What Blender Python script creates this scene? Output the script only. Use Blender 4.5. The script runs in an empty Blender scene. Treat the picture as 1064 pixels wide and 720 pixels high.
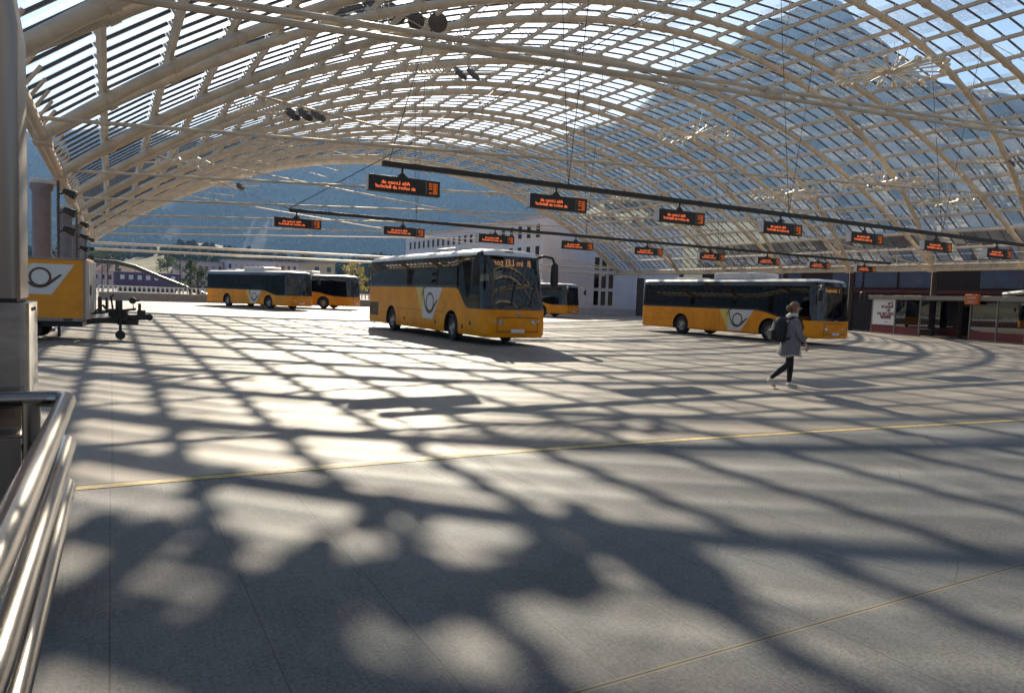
import bpy, bmesh, math, random
from mathutils import Vector, Matrix, noise
random.seed(7)
S = bpy.context.scene
COL = S.collection
PI = math.pi
R = math.radians
def V(*a): return Vector(a)

# ------------------------------------------------------------------ camera frame (used to place things at their real distance)
CF, CR, CD = V(.4883, .8699, -.069), V(.8727, -.4869, .0365), V(-.0018, -.078, -.997)
EYE = V(0, 0, 1.68)
FPX = 745.0
def ray(px, py): return CF * FPX + CR * (px - 532) + CD * (py - 360)
def at_y(px, py, Y):
    r = ray(px, py); return EYE + r * (Y / r.y)
def ground_at(px, py, z=0.0):
    r = ray(px, py); return EYE + r * ((z - 1.68) / r.z)

# ------------------------------------------------------------------ materials
def mat(name):
    m = bpy.data.materials.new(name); m.use_nodes = True
    nt = m.node_tree; nt.nodes.clear()
    out = nt.nodes.new('ShaderNodeOutputMaterial')
    return m, nt, out
def N(nt, t, **kw):
    n = nt.nodes.new(t)
    for k, v in kw.items(): setattr(n, k, v)
    return n
def paint(name, col, rough=.5, metal=0.0, var=.12, scale=3.0, bump=0.0, bscale=40.0, coat=0.0, stretch=(1, 1, 1), spec=.5, dirt=None, rvar=.12):
    m, nt, out = mat(name); L = nt.links.new
    b = N(nt, 'ShaderNodeBsdfPrincipled')
    tc = N(nt, 'ShaderNodeTexCoord'); mp = N(nt, 'ShaderNodeMapping'); mp.inputs['Scale'].default_value = stretch
    L(tc.outputs['Object'], mp.inputs['Vector'])
    n1 = N(nt, 'ShaderNodeTexNoise'); n1.inputs['Scale'].default_value = scale; n1.inputs['Detail'].default_value = 6; n1.inputs['Roughness'].default_value = .65
    L(mp.outputs['Vector'], n1.inputs['Vector'])
    mx = N(nt, 'ShaderNodeMix', data_type='RGBA')
    c2 = dirt or [max(0, c * (1 - 2 * var)) for c in col]
    mx.inputs[6].default_value = (*c2, 1); mx.inputs[7].default_value = (*[min(1, c * (1 + .6 * var)) for c in col], 1)
    cr = N(nt, 'ShaderNodeMapRange'); cr.inputs[1].default_value = .3; cr.inputs[2].default_value = .62
    L(n1.outputs['Fac'], cr.inputs[0]); L(cr.outputs[0], mx.inputs[0]); L(mx.outputs[2], b.inputs['Base Color'])
    rr = N(nt, 'ShaderNodeMapRange'); rr.inputs[3].default_value = max(.02, rough - rvar); rr.inputs[4].default_value = min(1, rough + rvar)
    L(n1.outputs['Fac'], rr.inputs[0]); L(rr.outputs[0], b.inputs['Roughness'])
    b.inputs['Metallic'].default_value = metal; b.inputs['Coat Weight'].default_value = coat; b.inputs['Coat Roughness'].default_value = .06
    b.inputs['Specular IOR Level'].default_value = spec
    if bump:
        n2 = N(nt, 'ShaderNodeTexNoise'); n2.inputs['Scale'].default_value = bscale; n2.inputs['Detail'].default_value = 4
        L(mp.outputs['Vector'], n2.inputs['Vector'])
        bp = N(nt, 'ShaderNodeBump'); bp.inputs['Strength'].default_value = bump; bp.inputs['Distance'].default_value = .02
        L(n2.outputs['Fac'], bp.inputs['Height']); L(bp.outputs[0], b.inputs['Normal'])
    L(b.outputs[0], out.inputs['Surface'])
    return m
def glass(name, tint, base=.05, rough=.02, dirt=0.0, ior=1.5, gloss=1.0):
    m, nt, out = mat(name); L = nt.links.new
    tr = N(nt, 'ShaderNodeBsdfTransparent'); tr.inputs[0].default_value = (*tint, 1)
    gl = N(nt, 'ShaderNodeBsdfGlossy'); gl.inputs['Roughness'].default_value = rough; gl.inputs[0].default_value = (.95, .97, 1, 1)
    fr = N(nt, 'ShaderNodeFresnel'); fr.inputs[0].default_value = ior
    ad = N(nt, 'ShaderNodeMath', operation='ADD', use_clamp=True); ad.inputs[1].default_value = base
    gs = N(nt, 'ShaderNodeMath', operation='MULTIPLY'); gs.inputs[1].default_value = gloss; L(fr.outputs[0], gs.inputs[0]); L(gs.outputs[0], ad.inputs[0])
    mx = N(nt, 'ShaderNodeMixShader'); L(ad.outputs[0], mx.inputs[0]); L(tr.outputs[0], mx.inputs[1]); L(gl.outputs[0], mx.inputs[2])
    last = mx
    if dirt:
        tl = N(nt, 'ShaderNodeBsdfTranslucent'); tl.inputs[0].default_value = (.9, .9, .88, 1)
        m2 = N(nt, 'ShaderNodeMixShader')
        tc = N(nt, 'ShaderNodeTexCoord'); nz = N(nt, 'ShaderNodeTexNoise'); nz.inputs['Scale'].default_value = .6; nz.inputs['Detail'].default_value = 5
        L(tc.outputs['Object'], nz.inputs['Vector'])
        mr = N(nt, 'ShaderNodeMapRange'); mr.inputs[1].default_value = .3; mr.inputs[2].default_value = .7; mr.inputs[3].default_value = dirt * .5; mr.inputs[4].default_value = dirt * 1.5
        L(nz.outputs['Fac'], mr.inputs[0])
        sx = N(nt, 'ShaderNodeSeparateXYZ'); L(tc.outputs['Object'], sx.inputs[0]); oi = N(nt, 'ShaderNodeObjectInfo')
        dv = N(nt, 'ShaderNodeMath', operation='MULTIPLY_ADD'); dv.inputs[1].default_value = 1 / .82; dv.inputs[2].default_value = 19.6 / .82; L(sx.outputs[1], dv.inputs[0]); fl = N(nt, 'ShaderNodeMath', operation='FLOOR'); L(dv.outputs[0], fl.inputs[0])
        cx_ = N(nt, 'ShaderNodeCombineXYZ'); L(fl.outputs[0], cx_.inputs[0]); L(oi.outputs['Random'], cx_.inputs[1])
        wn = N(nt, 'ShaderNodeTexWhiteNoise', noise_dimensions='2D'); L(cx_.outputs[0], wn.inputs['Vector'])
        wp_ = N(nt, 'ShaderNodeMapRange'); wp_.inputs[3].default_value = .25; wp_.inputs[4].default_value = 2.0; L(wn.outputs['Value'], wp_.inputs[0])
        mm = N(nt, 'ShaderNodeMath', operation='MULTIPLY'); L(mr.outputs[0], mm.inputs[0]); L(wp_.outputs[0], mm.inputs[1]); L(mm.outputs[0], m2.inputs[0]); L(mx.outputs[0], m2.inputs[1]); L(tl.outputs[0], m2.inputs[2]); last = m2
    L(last.outputs[0], out.inputs['Surface'])
    return m
def glow(name, col, st):
    m, nt, out = mat(name); e = N(nt, 'ShaderNodeEmission'); e.inputs[0].default_value = (*col, 1); e.inputs[1].default_value = st
    nt.links.new(e.outputs[0], out.inputs['Surface']); return m

M = dict(
    beam=paint('cream_painted_steel', (.66, .56, .43), .55, var=.12, scale=1.5, bump=.1, bscale=8),
    beam_light=paint('pale_steel', (.74, .67, .56), .5, var=.1, scale=2),
    fin=paint('dark_glazing_bar', (.10, .085, .075), .5, var=.15),
    cable=paint('cable_steel', (.09, .075, .065), .45, metal=.3),
    glass_roof=glass('roof_glass', (.89, .955, .975), .0, .08, .036, 1.3, .3),
    black=paint('black_coating', (.022, .02, .019), .5, var=.2),
    black_gloss=paint('black_gloss_paint', (.012, .008, .009), .12, var=.1, coat=.5),
    rubber=paint('rubber', (.02, .019, .018), .8, var=.25, scale=8),
    yellow=paint('yellow_coach_paint', (.92, .335, .002), .38, var=.07, scale=1.2, coat=.08, spec=.3, dirt=(.70, .235, .003)),
    yellow_box=paint('yellow_trailer_paint', (.84, .31, .003), .45, var=.08, scale=1.5),
    white_roof=paint('white_bus_roof', (.72, .71, .69), .4, var=.1, scale=1.5, dirt=(.55, .53, .50)),
    white=paint('white_paint', (.75, .74, .72), .5, var=.06),
    pale_yellow=paint('pale_yellow_decal', (.78, .58, .14), .35, var=.05),
    decal_white=paint('white_decal', (.72, .70, .66), .35, var=.04),
    horn=paint('brown_decal', (.10, .055, .02), .4),
    bus_glass=glass('tinted_bus_glass', (.045, .05, .046), .0, .015, 0, 1.45),
    shield_glass=glass('windscreen_glass', (.34, .38, .34), .02, .01),
    cabin=paint('dark_cabin_lining', (.05, .047, .045), .8, var=.2),
    seat=paint('seat_cloth', (.045, .045, .07), .85, var=.3, scale=20),
    rim=paint('alloy_rim', (.42, .40, .37), .35, metal=.7, var=.2, scale=6),
    lamp_glass=paint('headlamp_lens', (.62, .62, .60), .08, metal=.6, var=.3, scale=14),
    amber_lens=paint('amber_lens', (.75, .22, .02), .2),
    red_lens=paint('red_lens', (.45, .02, .02), .2),
    plate=paint('number_plate_white', (.72, .72, .70), .4),
    grille=paint('dark_grille', (.10, .075, .035), .6, var=.4, scale=2, stretch=(1, 1, 30)),
    amber=glow('amber_led', (1.0, .19, .06), .5),
    amber_dim=glow('amber_led_number', (1.0, .20, .04), .13),
    amber_bus=glow('amber_bus_led', (1.0, .36, .08), .5),
    steel=paint('brushed_stainless', (.34, .30, .265), .30, metal=1.0, var=.10, scale=3, bump=.05, bscale=60, stretch=(1, 1, .03)),
    steel_h=paint('brushed_stainless_base', (.58, .55, .50), .2, metal=1.0, var=.10, scale=4, bump=.06, bscale=5, stretch=(1, 1, 3)),
    rail=paint('satin_rail_steel', (.34, .315, .29), .21, metal=1.0, var=.1, scale=5, bump=.03, bscale=200, stretch=(1, .05, 1)),
    concrete_wall=paint('pale_concrete', (.50, .47, .47), .8, var=.10, scale=.6, bump=.2, bscale=6),
    lilac_wall=paint('pale_metal_cladding', (.66, .62, .64), .6, var=.05, scale=.3),
    win_dark=glass('building_window', (.04, .05, .07), .02, .03),
    win_frame=paint('window_frame_grey', (.45, .44, .45), .5),
    dark_wall=paint('dark_brown_cladding', (.035, .018, .016), .6, var=.2, scale=.8),
    red_band=paint('dark_red_panel', (.16, .014, .016), .35, var=.15),
    fascia=paint('grey_fascia', (.30, .26, .22), .5, var=.12),
    blue_win=paint('blue_tinted_glazing', (.10, .14, .24), .25, var=.15, scale=.5, spec=.6),
    kiosk_glass=glass('kiosk_glass', (.55, .57, .55), .10, .01),
    poster=paint('poster_paper', (.86, .86, .87), .5, var=.03),
    poster_red=paint('poster_red_ink', (.20, .015, .02), .5),
    orange=paint('orange_sign_face', (.62, .14, .02), .45, var=.12, scale=6),
    duct=paint('galvanised_duct', (.50, .49, .47), .35, metal=.7, var=.15),
    column=paint('lilac_grey_column', (.22, .21, .24), .5, var=.1),
    skin=paint('skin', (.45, .27, .19), .55, var=.08, scale=12),
    hair=paint('light_brown_hair', (.24, .12, .055), .6, var=.35, scale=30, stretch=(1, 1, .3)),
    coat=paint('grey_wool_coat', (.20, .185, .20), .9, var=.2, scale=18, bump=.4, bscale=90),
    cream_cloth=paint('cream_cloth', (.62, .58, .50), .85, var=.1, scale=12),
    leggings=paint('black_leggings', (.015, .013, .014), .8),
    shoe=paint('pale_trainer', (.58, .54, .44), .7, var=.15, scale=20),
    pack=paint('black_nylon', (.013, .012, .013), .65, var=.3, scale=15, bump=.4, bscale=60),
    bark=paint('bark', (.09, .065, .045), .9, var=.3, scale=6, bump=.6, bscale=12),
    asphalt_town=paint('town_ground', (.16, .15, .14), .9, var=.2, scale=.05),
)
def leaf_mat(name, c):
    m, nt, out = mat(name); L = nt.links.new
    b = N(nt, 'ShaderNodeBsdfPrincipled'); b.inputs['Roughness'].default_value = .7
    g = N(nt, 'ShaderNodeTexCoord'); n = N(nt, 'ShaderNodeTexNoise'); n.inputs['Scale'].default_value = .7; n.inputs['Detail'].default_value = 3
    L(g.outputs['Object'], n.inputs['Vector'])
    mx = N(nt, 'ShaderNodeMix', data_type='RGBA'); mx.inputs[6].default_value = (*[x * .55 for x in c], 1); mx.inputs[7].default_value = (*[min(1, x * 1.35) for x in c], 1)
    L(n.outputs['Fac'], mx.inputs[0]); L(mx.outputs[2], b.inputs['Base Color'])
    t = N(nt, 'ShaderNodeBsdfTranslucent'); L(mx.outputs[2], t.inputs[0])
    s = N(nt, 'ShaderNodeMixShader'); s.inputs[0].default_value = .4; L(b.outputs[0], s.inputs[1]); L(t.outputs[0], s.inputs[2])
    L(s.outputs[0], out.inputs['Surface']); return m
LEAF = dict(dark=leaf_mat('dark_foliage', (.035, .055, .03)), mid=leaf_mat('mid_foliage', (.06, .085, .035)), yellow=leaf_mat('autumn_foliage', (.30, .24, .05)))

# ------------------------------------------------------------------ mesh helpers
class MB:
    def __init__(s): s.v, s.f, s.m = [], [], []
    def add(s, vs, fs, mi=0):
        o = len(s.v); s.v += [tuple(p) for p in vs]
        for f in fs: s.f.append([i + o for i in f]); s.m.append(mi)
    def quad(s, a, b, c, d, mi=0): s.add([a, b, c, d], [(0, 1, 2, 3)], mi)
    def poly(s, ps, mi=0): s.add(ps, [tuple(range(len(ps)))], mi)
    def box(s, c, d, mi=0, rz=0.0, T=None):
        x, y, z = [k / 2 for k in d]; ca, sa = math.cos(rz), math.sin(rz); vs = []
        for sx, sy, sz in ((-1, -1, -1), (1, -1, -1), (1, 1, -1), (-1, 1, -1), (-1, -1, 1), (1, -1, 1), (1, 1, 1), (-1, 1, 1)):
            p = V(c[0] + ca * sx * x - sa * sy * y, c[1] + sa * sx * x + ca * sy * y, c[2] + sz * z)
            vs.append(T @ p if T else p)
        s.add(vs, [(3, 2, 1, 0), (4, 5, 6, 7), (0, 1, 5, 4), (1, 2, 6, 5), (2, 3, 7, 6), (3, 0, 4, 7)], mi)
    def bar(s, a, b, w, h, mi=0, up=V(0, 0, 1)):
        a, b = V(*a), V(*b); d = (b - a).normalized(); sx = d.cross(up)
        if sx.length < 1e-4: sx = V(1, 0, 0)
        sx.normalize(); uz = sx.cross(d)
        vs = []
        for p in (a, b):
            for i, j in ((-1, -1), (1, -1), (1, 1), (-1, 1)): vs.append(p + sx * (i * w / 2) + uz * (j * h / 2))
        s.add(vs, [(0, 1, 2, 3), (7, 6, 5, 4), (0, 4, 5, 1), (1, 5, 6, 2), (2, 6, 7, 3), (3, 7, 4, 0)], mi)
    def tube(s, pts, r, n=8, mi=0, caps=True, closed=False):
        pts = [V(*p) for p in pts]; K = len(pts); rings = []
        rs = r if isinstance(r, (list, tuple)) else [r] * K
        ref = V(0, 0, 1)
        for i, p in enumerate(pts):
            if closed: d = pts[(i + 1) % K] - pts[i - 1]
            else: d = pts[min(i + 1, K - 1)] - pts[max(i - 1, 0)]
            d.normalize(); x = d.cross(ref)
            if x.length < .05: x = d.cross(V(1, 0, 0))
            x.normalize(); y = d.cross(x)
            rings.append([p + (x * math.cos(2 * PI * k / n) + y * math.sin(2 * PI * k / n)) * rs[i] for k in range(n)])
        vs = [q for rg in rings for q in rg]; fs = []
        for i in range(K if closed else K - 1):
            j = (i + 1) % K
            for k in range(n):
                l = (k + 1) % n; fs.append((i * n + k, j * n + k, j * n + l, i * n + l))
        if caps and not closed:
            fs.append(tuple(range(n))); fs.append(tuple(range((K - 1) * n, K * n))[::-1])
        s.add(vs, fs, mi)
    def lathe(s, c, axis, prof, n=20, mi=0):
        """prof: (radius, offset along axis)"""
        c, ax = V(*c), V(*axis).normalized(); x = ax.cross(V(0, 0, 1))
        if x.length < .05: x = V(1, 0, 0)
        x.normalize(); y = ax.cross(x); vs, fs = [], []
        for r, o in prof:
            for k in range(n): vs.append(c + ax * o + (x * math.cos(2 * PI * k / n) + y * math.sin(2 * PI * k / n)) * max(r, .0005))
        for i in range(len(prof) - 1):
            for k in range(n):
                l = (k + 1) % n; fs.append((i * n + k, (i + 1) * n + k, (i + 1) * n + l, i * n + l))
        s.add(vs, fs, mi)
    def build(s, name, mats, parent=None, smooth=None, bevel=0.0):
        me = bpy.data.meshes.new(name); me.from_pydata(s.v, [], s.f)
        mats = mats if isinstance(mats, (list, tuple)) else [mats]
        for m in mats: me.materials.append(m)
        if len(mats) > 1: me.polygons.foreach_set('material_index', s.m)
        bm = bmesh.new(); bm.from_mesh(me); bmesh.ops.recalc_face_normals(bm, faces=bm.faces); bm.to_mesh(me); bm.free()
        if smooth:
            me.polygons.foreach_set('use_smooth', [True] * len(me.polygons)); me.set_sharp_from_angle(angle=R(smooth))
        o = bpy.data.objects.new(name, me); COL.objects.link(o)
        if parent: o.parent = parent
        if bevel:
            b = o.modifiers.new('soft_edges', 'BEVEL'); b.width = bevel; b.segments = 2; b.limit_method = 'ANGLE'
        return o
def tag(o, label=None, cat=None, group=None, kind=None):
    if label: o['label'] = label
    if cat: o['category'] = cat
    if group: o['group'] = group
    if kind: o['kind'] = kind
    return o
def thing(name, label, cat, loc=(0, 0, 0), rz=0.0, group=None):
    o = bpy.data.objects.new(name, None); COL.objects.link(o); o.location = loc; o.rotation_euler = (0, 0, rz); o.empty_display_size = .2
    return tag(o, label, cat, group)
def copy_tree(o, parent=None):
    c = o.copy(); COL.objects.link(c)
    if parent: c.parent = parent
    for ch in list(o.children): copy_tree(ch, c)
    return c
def bake(o):
    dg = bpy.context.evaluated_depsgraph_get(); dg.update()
    me = bpy.data.meshes.new_from_object(o.evaluated_get(dg)); return me
def text_mesh(txt, size, mirror=True, bold=0.0, squash=1.0):
    """lettering in its own plane: x along the line, y up; mirrored like the photograph"""
    cu = bpy.data.curves.new('lettering', 'FONT'); cu.body = txt; cu.size = size; cu.align_x = 'CENTER'; cu.align_y = 'CENTER'; cu.resolution_u = 2; cu.offset = bold
    o = bpy.data.objects.new('lettering', cu); COL.objects.link(o); me = bake(o); bpy.data.objects.remove(o); bpy.data.curves.remove(cu)
    vs = [((-v.co.x if mirror else v.co.x) * squash, v.co.y) for v in me.vertices]; fs = [list(p.vertices) for p in me.polygons]
    bpy.data.meshes.remove(me); return vs, fs
def put_text(mb, txt, size, fn, mi=0, mirror=True, squash=1.0, bold=0.0):
    vs, fs = text_mesh(txt, size, mirror, bold, squash); mb.add([fn(x, y) for x, y in vs], fs, mi)

# ------------------------------------------------------------------ GROUND
def edge_y(x): # front edge of the light slab, gently curved (as the yellow line is)
    if x < 3.8: return 6.74
    return 6.74 - .75 * ((x - 3.8) / 9.1) ** 1.35 if x < 13 else 5.99 - .11 * (x - 12.9)
def slab_mat():
    m, nt, out = mat('light_slab'); L = nt.links.new
    b = N(nt, 'ShaderNodeBsdfPrincipled'); tc = N(nt, 'ShaderNodeTexCoord'); O = tc.outputs['Object']
    n1 = N(nt, 'ShaderNodeTexNoise'); n1.inputs['Scale'].default_value = .22; n1.inputs['Detail'].default_value = 8; n1.inputs['Roughness'].default_value = .6; L(O, n1.inputs['Vector'])
    mp = N(nt, 'ShaderNodeMapping'); mp.inputs['Scale'].default_value = (1.2, .12, 1); L(O, mp.inputs['Vector'])
    n2 = N(nt, 'ShaderNodeTexNoise'); n2.inputs['Scale'].default_value = 1.0; n2.inputs['Detail'].default_value = 6; L(mp.outputs[0], n2.inputs['Vector'])
    n3 = N(nt, 'ShaderNodeTexNoise'); n3.inputs['Scale'].default_value = 60; n3.inputs['Detail'].default_value = 4; L(O, n3.inputs['Vector'])
    r = N(nt, 'ShaderNodeValToRGB'); e = r.color_ramp.elements
    e[0].position, e[0].color = .36, (.15, .125, .105, 1); e[1].position, e[1].color = .62, (.34, .295, .245, 1)
    a = N(nt, 'ShaderNodeMath', operation='MULTIPLY_ADD'); a.inputs[1].default_value = .5; L(n1.outputs[0], a.inputs[0])
    a2 = N(nt, 'ShaderNodeMath', operation='MULTIPLY'); a2.inputs[1].default_value = .35; L(n2.outputs[0], a2.inputs[0]); 
    a3 = N(nt, 'ShaderNodeMath', operation='MULTIPLY_ADD'); a3.inputs[1].default_value = .15; L(n3.outputs[0], a3.inputs[0]); L(a2.outputs[0], a3.inputs[2]); L(a3.outputs[0], a.inputs[2])
    L(a.outputs[0], r.inputs[0])
    # joints every 5 m
    sx = N(nt, 'ShaderNodeSeparateXYZ'); L(O, sx.inputs[0])
    def joint(sock, p, w):
        d = N(nt, 'ShaderNodeMath', operation='DIVIDE'); d.inputs[1].default_value = p; L(sock, d.inputs[0])
        f = N(nt, 'ShaderNodeMath', operation='FRACT'); L(d.outputs[0], f.inputs[0])
        l = N(nt, 'ShaderNodeMath', operation='LESS_THAN'); l.inputs[1].default_value = w / p; L(f.outputs[0], l.inputs[0]); return l.outputs[0]
    j = N(nt, 'ShaderNodeMath', operation='MAXIMUM'); L(joint(sx.outputs[0], 5.2, .025), j.inputs[0]); L(joint(sx.outputs[1], 4.9, .03), j.inputs[1])
    mx = N(nt, 'ShaderNodeMix', data_type='RGBA'); mx.inputs[7].default_value = (.16, .14, .12, 1)
    jm = N(nt, 'ShaderNodeMath', operation='MULTIPLY'); jm.inputs[1].default_value = .55; L(j.outputs[0], jm.inputs[0]); L(jm.outputs[0], mx.inputs[0]); L(r.outputs[0], mx.inputs[6])
    # oil spots and darker wheel paths where the buses turn
    vo = N(nt, 'ShaderNodeTexVoronoi'); vo.inputs['Scale'].default_value = .55; L(O, vo.inputs['Vector'])
    sp = N(nt, 'ShaderNodeMapRange'); sp.inputs[1].default_value = .02; sp.inputs[2].default_value = .10; sp.inputs[3].default_value = .55; sp.inputs[4].default_value = 0; L(vo.outputs[0], sp.inputs[0])
    m2 = N(nt, 'ShaderNodeMix', data_type='RGBA'); m2.inputs[7].default_value = (.07, .06, .05, 1); L(sp.outputs[0], m2.inputs[0]); L(mx.outputs[2], m2.inputs[6])
    wv = N(nt, 'ShaderNodeTexWave', wave_type='RINGS'); wv.rings_direction = 'Z'; wv.inputs['Scale'].default_value = .16; wv.inputs['Distortion'].default_value = 1.2; wv.inputs['Detail'].default_value = 3
    m4 = N(nt, 'ShaderNodeMapping'); m4.inputs['Location'].default_value = (-46, 12, 0); L(O, m4.inputs['Vector']); L(m4.outputs[0], wv.inputs['Vector'])
    wr_ = N(nt, 'ShaderNodeMapRange'); wr_.inputs[1].default_value = .72; wr_.inputs[2].default_value = 1.0; wr_.inputs[4].default_value = .35; L(wv.outputs[1], wr_.inputs[0])
    wn = N(nt, 'ShaderNodeMath', operation='MULTIPLY'); L(wr_.outputs[0], wn.inputs[0]); L(n1.outputs[0], wn.inputs[1])
    m3 = N(nt, 'ShaderNodeMix', data_type='RGBA'); m3.inputs[7].default_value = (.10, .085, .07, 1); L(wn.outputs[0], m3.inputs[0]); L(m2.outputs[2], m3.inputs[6])
    L(m3.outputs[2], b.inputs['Base Color']); b.inputs['Roughness'].default_value = .62; b.inputs['Specular IOR Level'].default_value = .3
    bp = N(nt, 'ShaderNodeBump'); bp.inputs['Strength'].default_value = .35; bp.inputs['Distance'].default_value = .01; L(n3.outputs[0], bp.inputs['Height']); L(bp.outputs[0], b.inputs['Normal'])
    L(b.outputs[0], out.inputs['Surface']); return m
def apron_mat():
    m, nt, out = mat('grooved_apron'); L = nt.links.new
    b = N(nt, 'ShaderNodeBsdfPrincipled'); tc = N(nt, 'ShaderNodeTexCoord'); O = tc.outputs['Object']
    n1 = N(nt, 'ShaderNodeTexNoise'); n1.inputs['Scale'].default_value = .5; n1.inputs['Detail'].default_value = 8; n1.inputs['Roughness'].default_value = .65; L(O, n1.inputs['Vector'])
    n3 = N(nt, 'ShaderNodeTexNoise'); n3.inputs['Scale'].default_value = 55; n3.inputs['Detail'].default_value = 8; n3.inputs['Roughness'].default_value = .85; L(O, n3.inputs['Vector'])
    mp = N(nt, 'ShaderNodeMapping'); mp.inputs['Scale'].default_value = (60, 3, 1); L(O, mp.inputs['Vector'])
    n2 = N(nt, 'ShaderNodeTexNoise'); n2.inputs['Scale'].default_value = 1.0; n2.inputs['Detail'].default_value = 5; L(mp.outputs[0], n2.inputs['Vector'])
    s = N(nt, 'ShaderNodeMath', operation='MULTIPLY_ADD'); s.inputs[1].default_value = .8; L(n3.outputs[0], s.inputs[0])
    s2 = N(nt, 'ShaderNodeMath', operation='MULTIPLY_ADD'); s2.inputs[1].default_value = .12; L(n2.outputs[0], s2.inputs[0])
    s3 = N(nt, 'ShaderNodeMath', operation='MULTIPLY'); s3.inputs[1].default_value = .46; L(n1.outputs[0], s3.inputs[0]); L(s3.outputs[0], s2.inputs[2]); L(s2.outputs[0], s.inputs[2])
    r = N(nt, 'ShaderNodeValToRGB'); e = r.color_ramp.elements
    e[0].position, e[0].color = .54, (.034, .036, .040, 1); e[1].position, e[1].color = .86, (.225, .222, .215, 1); L(s.outputs[0], r.inputs[0])
    sx = N(nt, 'ShaderNodeSeparateXYZ'); L(O, sx.inputs[0])
    d = N(nt, 'ShaderNodeMath', operation='DIVIDE'); d.inputs[1].default_value = .66
    wob = N(nt, 'ShaderNodeMath', operation='MULTIPLY_ADD'); wob.inputs[1].default_value = .02; L(n1.outputs[0], wob.inputs[0]); L(sx.outputs[0], wob.inputs[2]); L(wob.outputs[0], d.inputs[0])
    f = N(nt, 'ShaderNodeMath', operation='FRACT'); L(d.outputs[0], f.inputs[0]); l = N(nt, 'ShaderNodeMath', operation='LESS_THAN'); l.inputs[1].default_value = .010; L(f.outputs[0], l.inputs[0])
    jy = N(nt, 'ShaderNodeMath', operation='SUBTRACT'); jy.inputs[1].default_value = 2.42; L(sx.outputs[1], jy.inputs[0]); ab = N(nt, 'ShaderNodeMath', operation='ABSOLUTE'); L(jy.outputs[0], ab.inputs[0])
    ly = N(nt, 'ShaderNodeMath', operation='LESS_THAN'); ly.inputs[1].default_value = .007; L(ab.outputs[0], ly.inputs[0])
    ly2 = N(nt, 'ShaderNodeMath', operation='LESS_THAN'); ly2.inputs[1].default_value = .016; L(ab.outputs[0], ly2.inputs[0])
    mx = N(nt, 'ShaderNodeMix', data_type='RGBA'); mx.inputs[7].default_value = (.06, .055, .05, 1); L(l.outputs[0], mx.inputs[0]); L(r.outputs[0], mx.inputs[6])
    mz = N(nt, 'ShaderNodeMix', data_type='RGBA'); mz.inputs[7].default_value = (.22, .18, .12, 1); L(ly2.outputs[0], mz.inputs[0]); L(mx.outputs[2], mz.inputs[6])
    my = N(nt, 'ShaderNodeMix', data_type='RGBA'); my.inputs[7].default_value = (.05, .042, .034, 1); L(ly.outputs[0], my.inputs[0]); L(mz.outputs[2], my.inputs[6])
    vc = N(nt, 'ShaderNodeTexVoronoi', feature='DISTANCE_TO_EDGE'); vc.inputs['Scale'].default_value = .9; vc.inputs['Randomness'].default_value = 1.0
    wj = N(nt, 'ShaderNodeMix', data_type='VECTOR'); wj.inputs[0].default_value = .12; L(O, wj.inputs[4]); L(n1.outputs[1], wj.inputs[5]); L(wj.outputs[1], vc.inputs['Vector'])
    ck = N(nt, 'ShaderNodeMath', operation='LESS_THAN'); ck.inputs[1].default_value = .0035; L(vc.outputs[0], ck.inputs[0])
    ckm = N(nt, 'ShaderNodeMapRange'); ckm.inputs[1].default_value = .50; ckm.inputs[2].default_value = .62; ckm.inputs[4].default_value = .55; L(n1.outputs[0], ckm.inputs[0])
    ckf = N(nt, 'ShaderNodeMath', operation='MULTIPLY'); L(ck.outputs[0], ckf.inputs[0]); L(ckm.outputs[0], ckf.inputs[1])
    vo = N(nt, 'ShaderNodeTexVoronoi'); vo.inputs['Scale'].default_value = 2.3; L(O, vo.inputs['Vector'])
    sp = N(nt, 'ShaderNodeMapRange'); sp.inputs[1].default_value = .03; sp.inputs[2].default_value = .07; sp.inputs[3].default_value = .45; sp.inputs[4].default_value = 0; L(vo.outputs[0], sp.inputs[0])
    cks = N(nt, 'ShaderNodeMath', operation='MAXIMUM'); L(ckf.outputs[0], cks.inputs[0]); L(sp.outputs[0], cks.inputs[1])
    mk = N(nt, 'ShaderNodeMix', data_type='RGBA'); mk.inputs[7].default_value = (.03, .03, .03, 1); L(cks.outputs[0], mk.inputs[0]); L(my.outputs[2], mk.inputs[6])
    L(mk.outputs[2], b.inputs['Base Color']); b.inputs['Roughness'].default_value = .7
    h = N(nt, 'ShaderNodeMath', operation='SUBTRACT'); L(s.outputs[0], h.inputs[0]); g = N(nt, 'ShaderNodeMath', operation='MAXIMUM'); L(l.outputs[0], g.inputs[0]); L(ly.outputs[0], g.inputs[1]); L(g.outputs[0], h.inputs[1])
    bp = N(nt, 'ShaderNodeBump'); bp.inputs['Strength'].default_value = .5; bp.inputs['Distance'].default_value = .008; L(h.outputs[0], bp.inputs['Height']); L(bp.outputs[0], b.inputs['Normal'])
    L(b.outputs[0], out.inputs['Surface']); return m
def yellow_mat():
    m, nt, out = mat('worn_yellow_line'); L = nt.links.new
    b = N(nt, 'ShaderNodeBsdfPrincipled'); tc = N(nt, 'ShaderNodeTexCoord')
    n = N(nt, 'ShaderNodeTexNoise'); n.inputs['Scale'].default_value = 14; n.inputs['Detail'].default_value = 8; n.inputs['Roughness'].default_value = .75; L(tc.outputs['Object'], n.inputs['Vector'])
    r = N(nt, 'ShaderNodeValToRGB'); e = r.color_ramp.elements; e[0].position, e[0].color = .36, (.26, .23, .19, 1); e[1].position, e[1].color = .58, (.62, .42, .10, 1)
    L(n.outputs[0], r.inputs[0]); L(r.outputs[0], b.inputs['Base Color']); b.inputs['Roughness'].default_value = .7; L(b.outputs[0], out.inputs['Surface']); return m

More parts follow.
